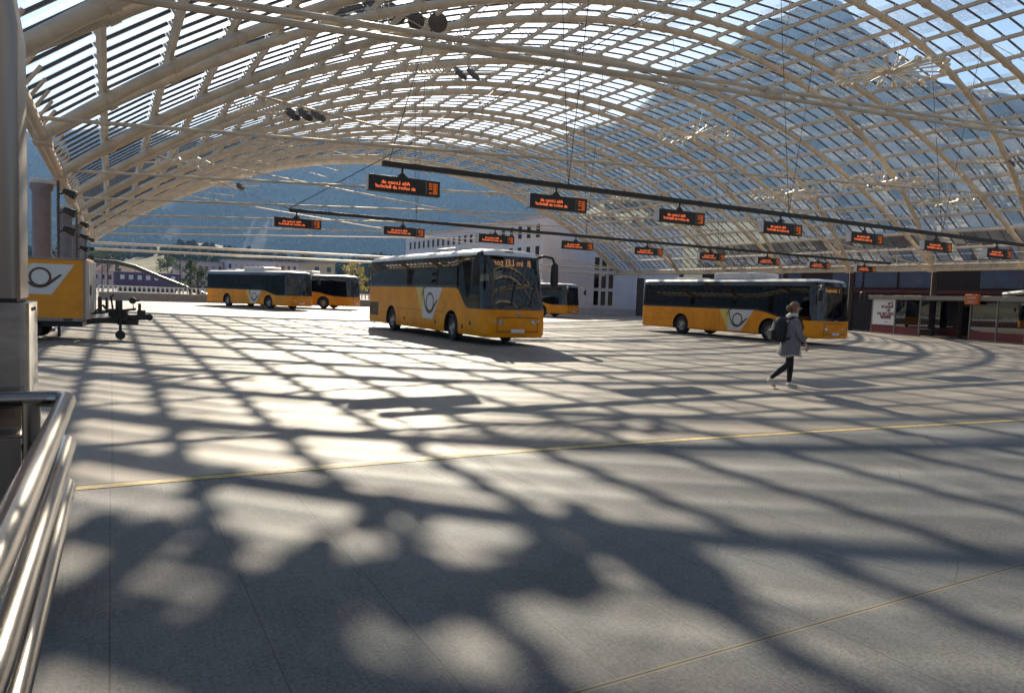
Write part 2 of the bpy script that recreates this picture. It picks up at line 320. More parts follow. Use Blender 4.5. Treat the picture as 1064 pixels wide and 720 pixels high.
g = MB(); g.quad((-9000, -9000, -.06), (9000, -9000, -.06), (9000, 9000, -.06), (-9000, 9000, -.06))
tag(g.build('ground', M['asphalt_town']), kind='structure')
g = MB(); g.quad((-1.75, -30, 0), (62, -30, 0), (62, 77.2, 0), (-1.75, 77.2, 0))
tag(g.build('bus_deck', slab_mat()), kind='structure')
xs = [-1.7 + .55 * i for i in range(100)]
g = MB(); gy = MB(); gd = MB()
for a, b in zip(xs, xs[1:]):
    ya, yb = edge_y(a), edge_y(b)
    g.quad((a, -29, .004), (b, -29, .004), (b, yb, .004), (a, ya, .004))
    gy.quad((a, ya - .12, .008), (b, yb - .12, .008), (b, yb - .005, .008), (a, ya - .005, .008))
    gd.quad((a, ya + .0, .008), (b, yb + .0, .008), (b, yb + .03, .008), (a, ya + .03, .008))
tag(g.build('asphalt_apron', apron_mat()), kind='structure')
tag(gy.build('road_marking', yellow_mat()), kind='structure')
tag(gd.build('pavement_joint', M['black']), kind='structure')

# ------------------------------------------------------------------ VAULT ROOF
RC, CX, CZ = 42.1, 24.6, -28.25
XL, XR = -1.32, 50.6
TH0, TH1 = math.asin((XL - CX) / RC), math.asin((XR - CX) / RC)
def on_arc(th, y, dr=0.0): return V(CX + (RC + dr) * math.sin(th), y, CZ + (RC + dr) * math.cos(th))
def lens_y(y0, u, bow): return y0 + 4.0 * u + bow * 4 * u * (1 - u)
roof = thing('arched_glass_roof', 'huge barrel vaulted glass roof on cream steel tube arches over the bus deck', 'roof', (XL, 0, 0))
RO = V(XL, 0, 0)
def rp(o): # parts are modelled in world coordinates, then moved under the roof's own origin
    for v in o.data.vertices: v.co -= RO
    o.parent = roof; return o
FEET = [13.0 + 6.5 * k for k in range(-5, 9)]
NS = 44
NP = 34
for y0 in FEET:
    for bow in (2.4, -2.4):
        if y0 > 60 and bow > 0: continue
        mb = MB()
        pts = [on_arc(TH0 + (TH1 - TH0) * i / NS, min(65.6, lens_y(y0, i / NS, bow))) for i in range(NS + 1)]
        mb.tube(pts, .14, 10)
        for k in range(1, NP):
            u = k / NP; th = TH0 + (TH1 - TH0) * u; p = on_arc(th, min(65.6, lens_y(y0, u, bow))); d = V(math.cos(th), 0, -math.sin(th))
            mb.tube([p - d * .09, p + d * .09], .172, 10); up = V(math.sin(th), 0, math.cos(th)); mb.bar(p + up * .1, p + up * .2, .12, .2, up=V(0, 1, 0))
        rp(mb.build('arch_tube', M['beam'], smooth=40))
mb = MB(); mb.tube([on_arc(TH0 + (TH1 - TH0) * i / NS, 66) for i in range(NS + 1)], .22, 10)
o = rp(mb.build('end_arch_tube', M['beam_light'], smooth=40))
mb = MB()
for i in range(NS): 
    a, b = TH0 + (TH1 - TH0) * i / NS, TH0 + (TH1 - TH0) * (i + 1) / NS
    mb.quad(on_arc(a, 66.4, .1), on_arc(b, 66.4, .1), on_arc(b, 66.4, .75), on_arc(a, 66.4, .75))
    mb.quad(on_arc(a, 66.5, .1), on_arc(b, 66.5, .1), on_arc(b, 66.5, .75), on_arc(a, 66.5, .75))
rp(mb.build('end_fascia', M['beam_light']))
NP = 34
Y0R, Y1R = -20.0, 66.3
FIN = .82
for k in range(NP + 1):
    th = TH0 + (TH1 - TH0) * k / NP
    up = V(math.sin(th), 0, math.cos(th))
    mb = MB(); mb.bar(on_arc(th, Y0R, .24), on_arc(th, Y1R, .24), .11, .15, up=up)
    # small brackets along the purlin carry the glazing bars
    yy = Y0R + .4
    while yy < Y1R:
        p = on_arc(th, yy, .40); mb.bar(p - up * .1, p + up * .06, .05, .07, up=V(0, 1, 0)); yy += FIN
    rp(mb.build('purlin', M['beam']))
    if k < NP:
        t2 = TH0 + (TH1 - TH0) * (k + 1) / NP; tm = (th + t2) / 2
        gm = MB(); fm = MB(); yy = Y0R + .4
        while yy < Y1R - .2:
            # overlapping panes, each tipped a little like shingles
            y2 = min(yy + FIN + .06, Y1R)
            gm.quad(on_arc(th, yy, .50), on_arc(t2, yy, .50), on_arc(t2, y2, .58), on_arc(th, y2, .58))
            a, b = on_arc(th + .0012, yy, .44), on_arc(t2 - .0012, yy, .44)
            fm.bar(a, b, .06, .06, up=V(math.sin(tm), 0, math.cos(tm)))
            yy += FIN
        go = rp(gm.build('glazing', M['glass_roof']))
        fo = fm.build('glazing_bars', M['fin'])
        for v in fo.data.vertices: v.co -= RO
        fo.parent = go
# ties: from each left foot rising to the right haunch, and the mirror of it
TIES = [(2.0, 9.5), (10.0, 9.0), (18.0, 8.35), (26.0, 8.0), (34.0, 8.0), (42.0, 8.0), (50.0, 7.9), (58.0, 7.9)]
for i, (y0, zr) in enumerate(TIES):
    ends = [((XL, y0, 5.0), (45.2, y0 + 3.6, min(zr, 8.6)))]
    if i in (3, 5, 7): ends.append(((XR, y0 + 4, 4.8), (4.2, y0 + .5, 8.3)))
    if i == 1: ends[0] = ((XL, 10.0, 5.04), (40.0, 13.2, 8.6))
    for a, b in ends:
        mb = MB(); a, b = V(*a), V(*b)
        if i == 1:
            for dz in (-.07, .07): mb.tube([a + V(0, 0, dz), b + V(0, 0, dz)], .05, 8)
        else: mb.tube([a, b], .045, 8)
        for t in (.33, .66):
            p = a.lerp(b, t); d = (b - a).normalized(); mb.tube([p - d * .2, p + d * .2], .08 if i != 1 else .14, 8)
        rp(mb.build('tie_rod', M['beam'], smooth=40))
for z, zr in ((4.75, 5.9), (4.25, 5.3)):
    mb = MB(); mb.tube([(XL, 66, z), (XR, 66, zr - .6)], .10, 8); rp(mb.build('tie_rod', M['beam_light'], smooth=40))
# edge tubes along both springings
for x, z in ((XL, 4.86), (XR, 4.66)):
    mb = MB(); mb.tube([(x, Y0R, z), (x, Y1R, z)], .11, 10); mb.bar((x + (.2 if x > 0 else -.2), Y0R, z + .2), (x + (.2 if x > 0 else -.2), Y1R, z + .2), .2, .12)
    for y0 in FEET:
        yy = y0 + (4 if x > 0 else 0)
        mb.box((x, yy, z), (.36, .5, .34))
        for q in range(7): mb.tube([(x - .05, yy + .9 * q, z - .1), (x + (.3 if x < 0 else -.3), yy + .9 * q, z + .42)], .035, 6)
    rp(mb.build('edge_beam', M['beam'], smooth=40))
# fine wire stays: fans that brace the arches
def stay(a, b, r=.012):
    mb = MB(); mb.tube([a, b], r, 5); rp(mb.build('stay_cable', M['cable']))
for y0 in FEET[3:]:
    for u in (.2, .35, .5, .65, .8):
        th = TH0 + (TH1 - TH0) * u
        node = on_arc(th, min(64, lens_y(y0, u, 0)), -1.5)
        mb = MB()
        for bow in (2.4, -2.4):
            for du in (-.05, .05):
                t3 = TH0 + (TH1 - TH0) * (u + du); mb.tube([node, on_arc(t3, min(65.5, lens_y(y0, u + du, bow)))], .013, 5)
        mb.lathe(node, (0, 0, 1), [(0, -.12), (.07, -.06), (.07, .06), (0, .12)], 8)
        rp(mb.build('stay_fan', M['beam']))
stay((6.9, 32.9, 5.2), (18.9, 23.0, 13.1), .02)
stay((6.9, 32.9, 5.2), (4.0, 46.0, 8.2), .015)
stay((6.6, 18.9, 5.25), (10.5, 26.0, 11.7), .015)

# ------------------------------------------------------------------ SIGN BARS AND HANGING DISPLAYS
def sign_bar(Y, x0, x1, label):
    t = thing('sign_bar', label, 'beam', (x0, Y, 5.14), group='black bars that carry the departure displays')
    mb = MB(); mb.bar((0, 0, 0), (x1 - x0, 0, 0), .17, .15); mb.build('rail', M['black'], t, bevel=.01)
    x = 6.0
    while x < x1 - x0:
        top = CZ + math.sqrt(RC * RC - (x0 + x - CX) ** 2) - 5.14
        mb = MB(); mb.tube([(x, 0, .07), (x + .2, 1.2, top)], .012, 5); mb.tube([(x, 0, .07), (x - .2, -1.2, top)], .012, 5); mb.build('hanger_cable', M['cable'], t)
        x += 10.0
    return t
sign_bar(18.9, 6.4, 50.2, 'black square bar carrying displays, nearer of two')
sign_bar(32.9, 6.9, 50.2, 'black square bar carrying displays, farther of two')
ORD = ['first', 'second', 'third', 'fourth', 'fifth', 'sixth', 'seventh', 'eighth', 'ninth', 'tenth']
def make_display():
    t = thing('departure_display', '', 'display')
    w, h, d = 2.06, .43, .24
    mb = MB(); mb.box((0, 0, -h / 2), (w, d, h)); mb.build('housing', M['black'], t, bevel=.012)
    mb = MB(); mb.box((-w / 2 - .006, 0, -h / 2), (.03, d - .02, h - .03)); mb.build('end_plate', M['white'], t)
    mb = MB(); mb.tube([(-.05, 0, .02), (-.05, 0, .30)], .03, 8); mb.poly([(-.22, -.03, 0), (.12, -.03, 0), (-.02, -.03, .13), (-.08, -.03, .13)]); mb.poly([(-.22, .03, 0), (.12, .03, 0), (-.02, .03, .13), (-.08, .03, .13)])
    mb.box((-.05, 0, .008), (.34, .06, .015)); mb.build('hanger', M['black'], t)
    mb = MB(); yf = -d / 2 - .004
    put_text(mb, 'Alle Linien ab', .135, lambda x, y: (-.27 + x, yf, -.175 + y), squash=1.1)
    mb.build('lettering', M['amber'], t); mb = MB()
    put_text(mb, 'ab sofort ab Bahnhof', .135, lambda x, y: (-.27 + x, yf, -.295 + y), squash=1.0)
    mb.build('lettering', M['amber'], t)
    mb = MB(); mb.quad((.60, yf, -.035), (.62, yf, -.035), (.62, yf, -.395), (.60, yf, -.395)); mb.build('divider', M['fascia'], t)
    mb = MB()
    for i, zz in enumerate((-.10, -.165, -.23, -.295, -.35)):
        for a, b in ((.69, .79), (.81, .95)):
            if i == 3 and a < .7: continue
            mb.quad((a, yf, zz + .02), (b, yf, zz + .02), (b, yf, zz - .02), (a, yf, zz - .02))
    mb.quad((.86, yf - .001, -.09), (.89, yf - .001, -.09), (.89, yf - .001, -.36), (.86, yf - .001, -.36))
    mb.build('number_panel', M['amber_dim'], t)
    return t
disp = make_display(); used = False
for Y, x0, n, which in ((18.9, 7.02, 7, 'nearer'), (32.9, 7.28, 9, 'farther')):
    for k in range(n):
        o = copy_tree(disp) if used else disp; used = True
        o.location = (x0 + 5.0 * k, Y, 4.81); o.rotation_euler = (0, 0, R(random.uniform(-1, 1)))
        o['label'] = 'black amber lettered display, %s from the free end of the %s sign bar' % (ORD[k], which); o['group'] = 'hanging departure displays'

# ------------------------------------------------------------------ BUSES
def smooth01(t): t = max(0, min(1, t)); return t * t * (3 - 2 * t)
def wheel_proto():
    mb = MB(); mb.lathe((0, 0, 0), (0, 1, 0), [(.29, -.14), (.44, -.15), (.495, -.11), (.505, 0), (.495, .11), (.44, .15), (.29, .14)], 32)
    w = mb.build('wheel', M['rubber'], smooth=35)
    mb = MB(); mb.lathe((0, 0, 0), (0, 1, 0), [(.30, -.13), (.285, -.13), (.26, -.07), (.19, -.05), (.15, -.09), (.10, -.13), (.0, -.135)], 28)
    for k in range(10):
        a = 2 * PI * k / 10; c = V(.225 * math.cos(a), -.066, .225 * math.sin(a)); mb.lathe(c, (0, 1, 0), [(.028, -.001), (0, -.002)], 8, 1)
        c = V(.12 * math.cos(a + .3), -.125, .12 * math.sin(a + .3)); mb.lathe(c, (0, 1, 0), [(.014, 0), (.014, -.02), (0, -.022)], 6, 0)
    r = mb.build('rim', [M['rim'], M['rubber']], w, smooth=35); return w
WHEEL = wheel_proto()
WHEEL_USED = [False]
SEAT_ME = None
def emblem(parent, fn, name='emblem', sc=1.0, flag=((-1.25, 0), (-.55, 0), (1.0, 0), (.25, -1.05), (-.6, -1.05)), ring=(0, -.5)):
    """pale slanted flag and the post horn, laid 4 mm and 8 mm off the panel; fn(u, v, off)"""
    mb = MB(); f = [(u * sc, v * sc) for u, v in flag]
    mb.poly([fn(*f[0], .004), fn(*f[1], .004), fn(*f[4], .004)], 1)
    mb.poly([fn(*f[1], .004), fn(*f[2], .004), fn(*f[3], .004), fn(*f[4], .004)], 0)
    fl = mb.build('flag', [M['decal_white'], M['pale_yellow']], parent)
    mb = MB(); rx, rz = ring; pts = []
    def ribbon(ps, ws):
        for i in range(len(ps) - 1):
            (u0, v0), (u1, v1) = ps[i], ps[i + 1]; d = math.hypot(u1 - u0, v1 - v0); nx, ny = -(v1 - v0) / d, (u1 - u0) / d; a, b = ws[i], ws[i + 1]
            q = [(u0 + nx * a, v0 + ny * a), (u1 + nx * b, v1 + ny * b), (u1 - nx * b, v1 - ny * b), (u0 - nx * a, v0 - ny * a)]
            mb.poly([fn(u * sc, v * sc, .008) for u, v in q])
    ribbon([(rx + .30 * math.cos(2 * PI * k / 28), rz + .30 * math.sin(2 * PI * k / 28)) for k in range(29)], [.038] * 29)
    ribbon([(rx - .58, rz + .42), (rx - .50, rz + .1), (rx - .38, rz - .16), (rx - .2, rz - .31), (rx, rz - .345), (rx + .2, rz - .27), (rx + .36, rz - .12), (rx + .62, rz + .10)], [.03, .035, .04, .04, .04, .045, .05, .035])
    ribbon([(rx - .72, rz + .20), (rx - .55, rz + .46), (rx - .38, rz + .52)], [.03, .04, .02])
    mb.build('horn', M['horn'], fl)
def make_bus(label, x, y, deg, L, H, coach=False, text='', group='yellow buses standing on the deck'):
    root = thing('coach' if coach else 'city_bus', label, 'coach' if coach else 'bus', (x, y, 0), R(deg), group)
    W = 2.5; hw = W / 2
    wr, wf = -L / 2 + (3.1 if coach else 3.3), L / 2 - 2.7
    if coach:
        def belt(px): return 1.93 - .70 * smooth01((px - (L / 2 - 2.35)) / 1.0)
        lv = [(.30, .05, .03), (.40, .0, .0), (.78, 0, 0), (None, 0, .03), ('d', .005, .06), (H - .27, .05, .44), (H - .18, .10, .52), (H - .07, .24, .72), (H - .015, .5, 1.0), (H, .8, 1.4)]
    else:
        def belt(px): return 1.46 - .36 * smooth01((px - (L / 2 - 3.6)) / 2.2)
        lv = [(.30, .05, .02), (.38, 0, 0), (.80, 0, 0), (None, 0, .02), ('d', .004, .03), (H - .34, .05, .16), (H - .14, .09, .22), (H - .06, .17, .30), (H - .01, .4, .55), (H, .7, .9)]
    xsd = [-L / 2 + .2 + (L - .65) * i / 46 for i in range(47)]
    rF, rB = .42, .2
    def outline(ins, Fs):
        h = hw - ins; xf = L / 2 - Fs; out = []
        def bulge(yy): return -.10 * (yy / h) ** 2
        x_end = xf - rF
        sc = [(-L / 2 + rB) + (x_end - (-L / 2 + rB)) * i / 46 for i in range(47)]
        for s in sc: out.append((s, -h, 'R'))
        for k in range(1, 5):
            a = -PI / 2 + PI / 2 * k / 5; out.append((x_end + rF * math.cos(a) + bulge(h - rF), -h + rF + rF * math.sin(a), 'P'))
        for k in range(7):
            yy = (-h + rF) + (2 * h - 2 * rF) * k / 6; out.append((xf + bulge(yy), yy, 'F'))
        for k in range(1, 5):
            a = PI / 2 * k / 5; out.append((x_end + rF * math.cos(a) + bulge(h - rF), h - rF + rF * math.sin(a), 'P'))
        for s in sc[::-1]: out.append((s, h, 'L'))
        for k in range(1, 4):
            a = PI / 2 + PI / 2 * k / 4; out.append((-L / 2 + rB + rB * math.cos(a), h - rB + rB * math.sin(a), 'C'))
        for k in range(5):
            yy = (h - rB) - (2 * h - 2 * rB) * k / 4; out.append((-L / 2, yy, 'B'))
        for k in range(1, 4):
            a = PI + PI / 2 * k / 4; out.append((-L / 2 + rB + rB * math.cos(a), -h + rB + rB * math.sin(a), 'C'))
        return out
    vs, fs, ms = [], [], []; n = 0; segs = None
    for k, (z, ins, Fs) in enumerate(lv):
        ol = outline(ins, Fs); n = len(ol); segs = [p[2] for p in ol]
        for p in ol:
            zz = z
            if z is None: zz = belt(p[0])
            elif z == 'd': zz = belt(p[0]) + .09
            vs.append((p[0], p[1], zz))
    K = len(lv)
    for k in range(K - 1):
        for i in range(n):
            j = (i + 1) % n; s = segs[i] if segs[i] == segs[j] else ('P' if 'P' in (segs[i], segs[j]) else 'C')
            if s == 'P' and ({segs[i], segs[j]} == {'P', 'F'}): s = 'F'
            fs.append((k * n + i, k * n + j, (k + 1) * n + j, (k + 1) * n + i))
            if k < 3: mi = 0
            elif k == 3: mi = 4
            elif k == 4: mi = {'R': 1, 'L': 2, 'F': 3, 'P': 3 if coach else 4, 'B': 6, 'C': 4}[s]
            elif k == 5: mi = 5 if coach else 4
            else: mi = 5
            ms.append(mi)
    fs.append(tuple(range(n))[::-1]); ms.append(7); fs.append(tuple((K - 1) * n + i for i in range(n))); ms.append(5)
    slots = [M['yellow'], M['bus_glass'], M['bus_glass'], M['shield_glass'], M['black_gloss'], M['white_roof'], M['bus_glass'], M['rubber']]
    def raw(vs, fs, ms):
        me = bpy.data.meshes.new('shell'); me.from_pydata(vs, [], fs)
        for m in slots: me.materials.append(m)
        me.polygons.foreach_set('material_index', ms)
        bm = bmesh.new(); bm.from_mesh(me); bmesh.ops.recalc_face_normals(bm, faces=bm.faces); bm.to_mesh(me); bm.free()
        o = bpy.data.objects.new('shell', me); COL.objects.link(o); return o
    sh = raw(vs, fs, ms); cut = MB()
    for wx in (wr, wf):
        for sd in (-1, 1):
            prof = [(0, -.32), (.60, -.32), (.60, .32), (0, .32)]
            cut.lathe((wx, sd * (hw - .08), .52), (0, 1, 0), prof, 28)
    co = raw(cut.v, cut.f, [7] * len(cut.f))
    bo = sh.modifiers.new('arch', 'BOOLEAN'); bo.operation = 'DIFFERENCE'; bo.object = co; bo.solver = 'EXACT'
    me = bake(sh); bpy.data.objects.remove(sh); bpy.data.objects.remove(co)
    names = {0: 'body', 1: 'side_window', 2: 'side_window', 3: 'windscreen', 4: 'window_surround', 5: 'roof', 6: 'rear_window', 7: 'wheel_housing'}
    parts = {}
    for mi, nm in names.items():
        idx, vv, ff = {}, [], []
        for p in me.polygons:
            if p.material_index != mi: continue
            f = []
            for vi in p.vertices:
                if vi not in idx: idx[vi] = len(vv); vv.append(tuple(me.vertices[vi].co))
                f.append(idx[vi])
            ff.append(f)
        if not ff: continue
        q = bpy.data.meshes.new(nm); q.from_pydata(vv, [], ff); q.materials.append(slots[mi])
        if mi != 7:
            q.polygons.foreach_set('use_smooth', [True] * len(q.polygons)); q.set_sharp_from_angle(angle=R(28))
        o = bpy.data.objects.new(nm, q); COL.objects.link(o); o.parent = root; parts[nm] = o
    # wheels
    for wx in (wr, wf):
        for sd in (-1, 1):
            w = copy_tree(WHEEL) if WHEEL_USED[0] else WHEEL; WHEEL_USED[0] = True
            w.parent = root; w.location = (wx, sd * (hw - .2), .503); w.rotation_euler = (0, random.uniform(0, 6), 0 if sd < 0 else PI)
            if wx == wf: w.rotation_euler[2] += R(-6 if coach else 3)
    # cabin
    fz = .95 if coach else .5
    mb = MB(); mb.box((-.1, 0, fz), (L - .9, W - .2, .06)); mb.box((L / 2 - .75, 0, (fz + belt(9)) / 2), (.35, W - .5, belt(9) - fz), 0)
    mb.box((0, 0, H - .34), (L - 2.0, W - .5, .04)); mb.build('cabin', M['cabin'], root)
    sm = MB(); sm.box((0, 0, .38), (.45, .92, .12)); sm.box((-.24, 0, .72), (.10, .92, .75)); s0 = None
    sx = -L / 2 + 1.2
    while sx < L / 2 - 2.4:
        for sd in (-1, 1):
            if s0 is None: s0 = o = sm.build('seat', M['seat'], root, bevel=.03)
            else: o = s0.copy(); COL.objects.link(o); o.parent = root
            o.location = (sx, sd * .68, fz + (0 if coach else .25))
        sx += .95
    # side details on the visible and the far flank
    for sd in (-1, 1):
        yy = sd * hw
        def side(u, v, off): return (u, yy + sd * off, v)
        if not (coach and sd > 0):
            top = belt(0)
            emblem(root, lambda u, v, off: side(1.35 + u, top + v, off), sc=(1.0 if not coach else 1.15))
        dm = MB()
        for px in [wr + .95 + .95 * i for i in range(int((wf - wr - 1.4) / .95) + 1)]:
            dm.quad(side(px, .42, .003), side(px + .012, .42, .003), side(px + .012, (.95 if coach else 1.38), .003), side(px, (.95 if coach else 1.38), .003))
        dm.quad(side(-L / 2 + .3, .78, .003), side(wr - .7, .78, .003), side(wr - .7, .79, .003), side(-L / 2 + .3, .79, .003))
        if coach: dm.quad(side(wr + .75, 1.02, .003), side(wf - .7, 1.02, .003), side(wf - .7, 1.032, .003), side(wr + .75, 1.032, .003))
        dm.build('panel_gap', M['black'], root)
        if coach:
            gm = MB(); gm.quad(side(-L / 2 + .25, .62, .004), side(-L / 2 + 1.45, .62, .004), side(-L / 2 + 1.45, 1.22, .004), side(-L / 2 + .25, 1.22, .004)); gm.build('engine_grille', M['grille'], root)
            fm = MB()
            for px, pz in ((wr + 1.6, .62), (wf - 1.4, .62), (wf + .95, .58), (wf + 1.55, .72)): fm.lathe(side(px, pz, .0), (0, sd, 0), [(.075, .0), (.075, .006), (0, .007)], 12)
            fm.build('filler_cap', M['black'], root)
        # window pillars behind the tinted glass
        pm = MB(); px = wr - 1.6
        while px < L / 2 - 1.6:
            pm.bar((px, sd * (hw - .07), belt(px) + .1), (px, sd * (hw - .12), H - .30), .07, .05); px += 1.55
        pm.build('window_pillar', M['black'], root)
        ml = MB()
        for px in (-L / 2 + 1.0, -1.0, wf - 1.3):
            ml.box((px, yy + sd * .006, .86 if coach else .62), (.11, .014, .04))
        ml.build('side_marker', M['amber_lens'], root)
    # front face
    fx = L / 2
    hz = .82 if coach else .70
    for sd in (-1, 1):
        hm = MB()
        for yv, rr in ((.88, .105), (.64, .095)):
            xb = fx - .10 * (yv / hw) ** 2 - (.05 if yv > .8 else .01)
            hm.lathe((xb, sd * yv, hz), (1, .25 * sd, 0), [(.0, .045), (rr * .85, .04), (rr, .02), (rr * 1.08, -.04)], 16)
        hm.build('headlight', M['lamp_glass'], root, smooth=40)
        im = MB(); im.box((fx - .28, sd * 1.07, hz), (.10, .12, .10), rz=-sd * .9); im.build('indicator', M['amber_lens'], root, bevel=.02)
        tm = MB(); tm.box((-L / 2 - .006, sd * 1.0, .95), (.02, .16, .45)); tm.build('tail_light', M['red_lens'], root)
    sm2 = MB()
    for z in (.98, .50): sm2.box((fx + .004, 0, z), (.012, 1.55, .018))
    sm2.box((fx + .002, -.8, .72), (.012, .012, .5), rz=.1); sm2.box((fx + .002, .8, .72), (.012, .012, .5), rz=-.1)
    sm2.build('panel_gap', M['black'], root)
    nm = MB(); nm.box((fx + .012, 0, .52), (.02, .52, .12)); nm.build('number_plate', M['plate'], root)
    em = MB(); em.box((fx + .01, 0, 1.10), (.02, .22, .08)); em.build('badge', M['rim'], root, bevel=.02)
    bz0 = belt(fx) + .1; bz1 = H - .31 if coach else H - .36; f0, f1 = lv[4][2], lv[5][2]
    def shield(yv, t, off): return (fx - (f0 + (f1 - f0) * t) - .10 * (yv / hw) ** 2 + off, yv, bz0 + (bz1 - bz0) * t)
    wm = MB()
    for yv in (-.75, .05): wm.tube([shield(yv, .0, .04), shield(yv + .5, .06, .03), shield(yv + .72, .5, .03)], .014, 6)
    wm.build('wiper', M['black'], root)
    # destination display inside the top of the windscreen; lettering reads reversed as in the photo
    dsp = MB(); dsp.quad(shield(-.72, .80, -.10), shield(.72, .80, -.10), shield(.72, .97, -.10), shield(-.72, .97, -.10)); d1 = dsp.build('destination_display', M['black'], root)
    if text:
        # viewed from the front, +y is on the viewer's right
        tm = MB(); put_text(tm, text, .30 if coach else .24, lambda a, b: shield(a, .885 + b / (bz1 - bz0), -.085), squash=.95); tm.build('lettering', M['amber_bus'], d1)
    # mirrors
    for sd in (-1, 1):
        mm = MB()
        if coach:
            r0 = shield(sd * 1.12, 1.0, .0); a = V(*r0)
            mm.tube([a + V(-.15, 0, .06), a + V(.12, sd * .12, .12), a + V(.28, sd * .34, .05), a + V(.30, sd * .42, -.15)], .05, 8)
            c = a + V(.30, sd * .43, -.55); mm.lathe(c, (0, 0, 1), [(.06, .44), (.13, .36), (.14, 0), (.14, -.30), (.10, -.42), (0, -.44)], 12)
        else:
            a = V(fx - .12, sd * 1.2, H - .38); mm.tube([a, a + V(.25, sd * .1, .06), a + V(.34, sd * .28, -.12)], .035, 8)
            c = a + V(.34, sd * .28, -.36); mm.lathe(c, (0, 0, 1), [(.05, .25), (.11, .2), (.11, -.2), (.05, -.25), (0, -.26)], 10)
        mm.build('mirror', M['black'], root, smooth=40)
    # roof gear
    rm = MB()
    if coach:
        rm.box((L / 2 - 4.2, 0, H + .04), (2.2, 1.6, .16)); rm.box((-L / 2 + 3, 0, H + .02), (1.0, .9, .08)); rm.build('air_conditioner', M['white_roof'], root, bevel=.06)
        hm = MB(); hm.box((L / 2 - .60, -.1, H - .12), (.02, .34, .04)); hm.build('camera_slot', M['black'], root)
    else:
        rm.box((.6, 0, H + .15), (2.8, 1.7, .34)); rm.build('air_conditioner', M['white_roof'], root, bevel=.07)
        rm = MB(); rm.box((-3.2, 0, H + .05), (1.4, 1.2, .12)); rm.build('roof_hatch', M['white_roof'], root, bevel=.04)
    # driver's side window frame
    return root
make_bus('yellow touring coach with large black mirrors and a lit display behind its windscreen', 12.02, 27.2, -89.3, 12.0, 3.33, True, 'B  im LEI tor')
make_bus('yellow city bus the person is walking past, white unit on its roof', 28.65, 27.25, -89.2, 12.0, 3.0, False, '2  Bahnhof')
make_bus('yellow city bus by the far parapet, its whole flank in view below the pink blocks', 10.86, 63.4, -66.7, 12.0, 3.05)
BW = ground_at(336.5, 320.6); BH = V(math.cos(R(-40)), math.sin(R(-40)), 0)
BC = BW - BH * 3.3 + V(-BH.y, BH.x, 0) * 1.05
make_bus('yellow city bus mostly hidden between another bus and the coach', BC.x, BC.y, -40, 12.0, 3.05)
make_bus('yellow city bus showing only its nose past the coach, by the pale wall', 34.0, 59.3, -66, 12.0, 3.05)

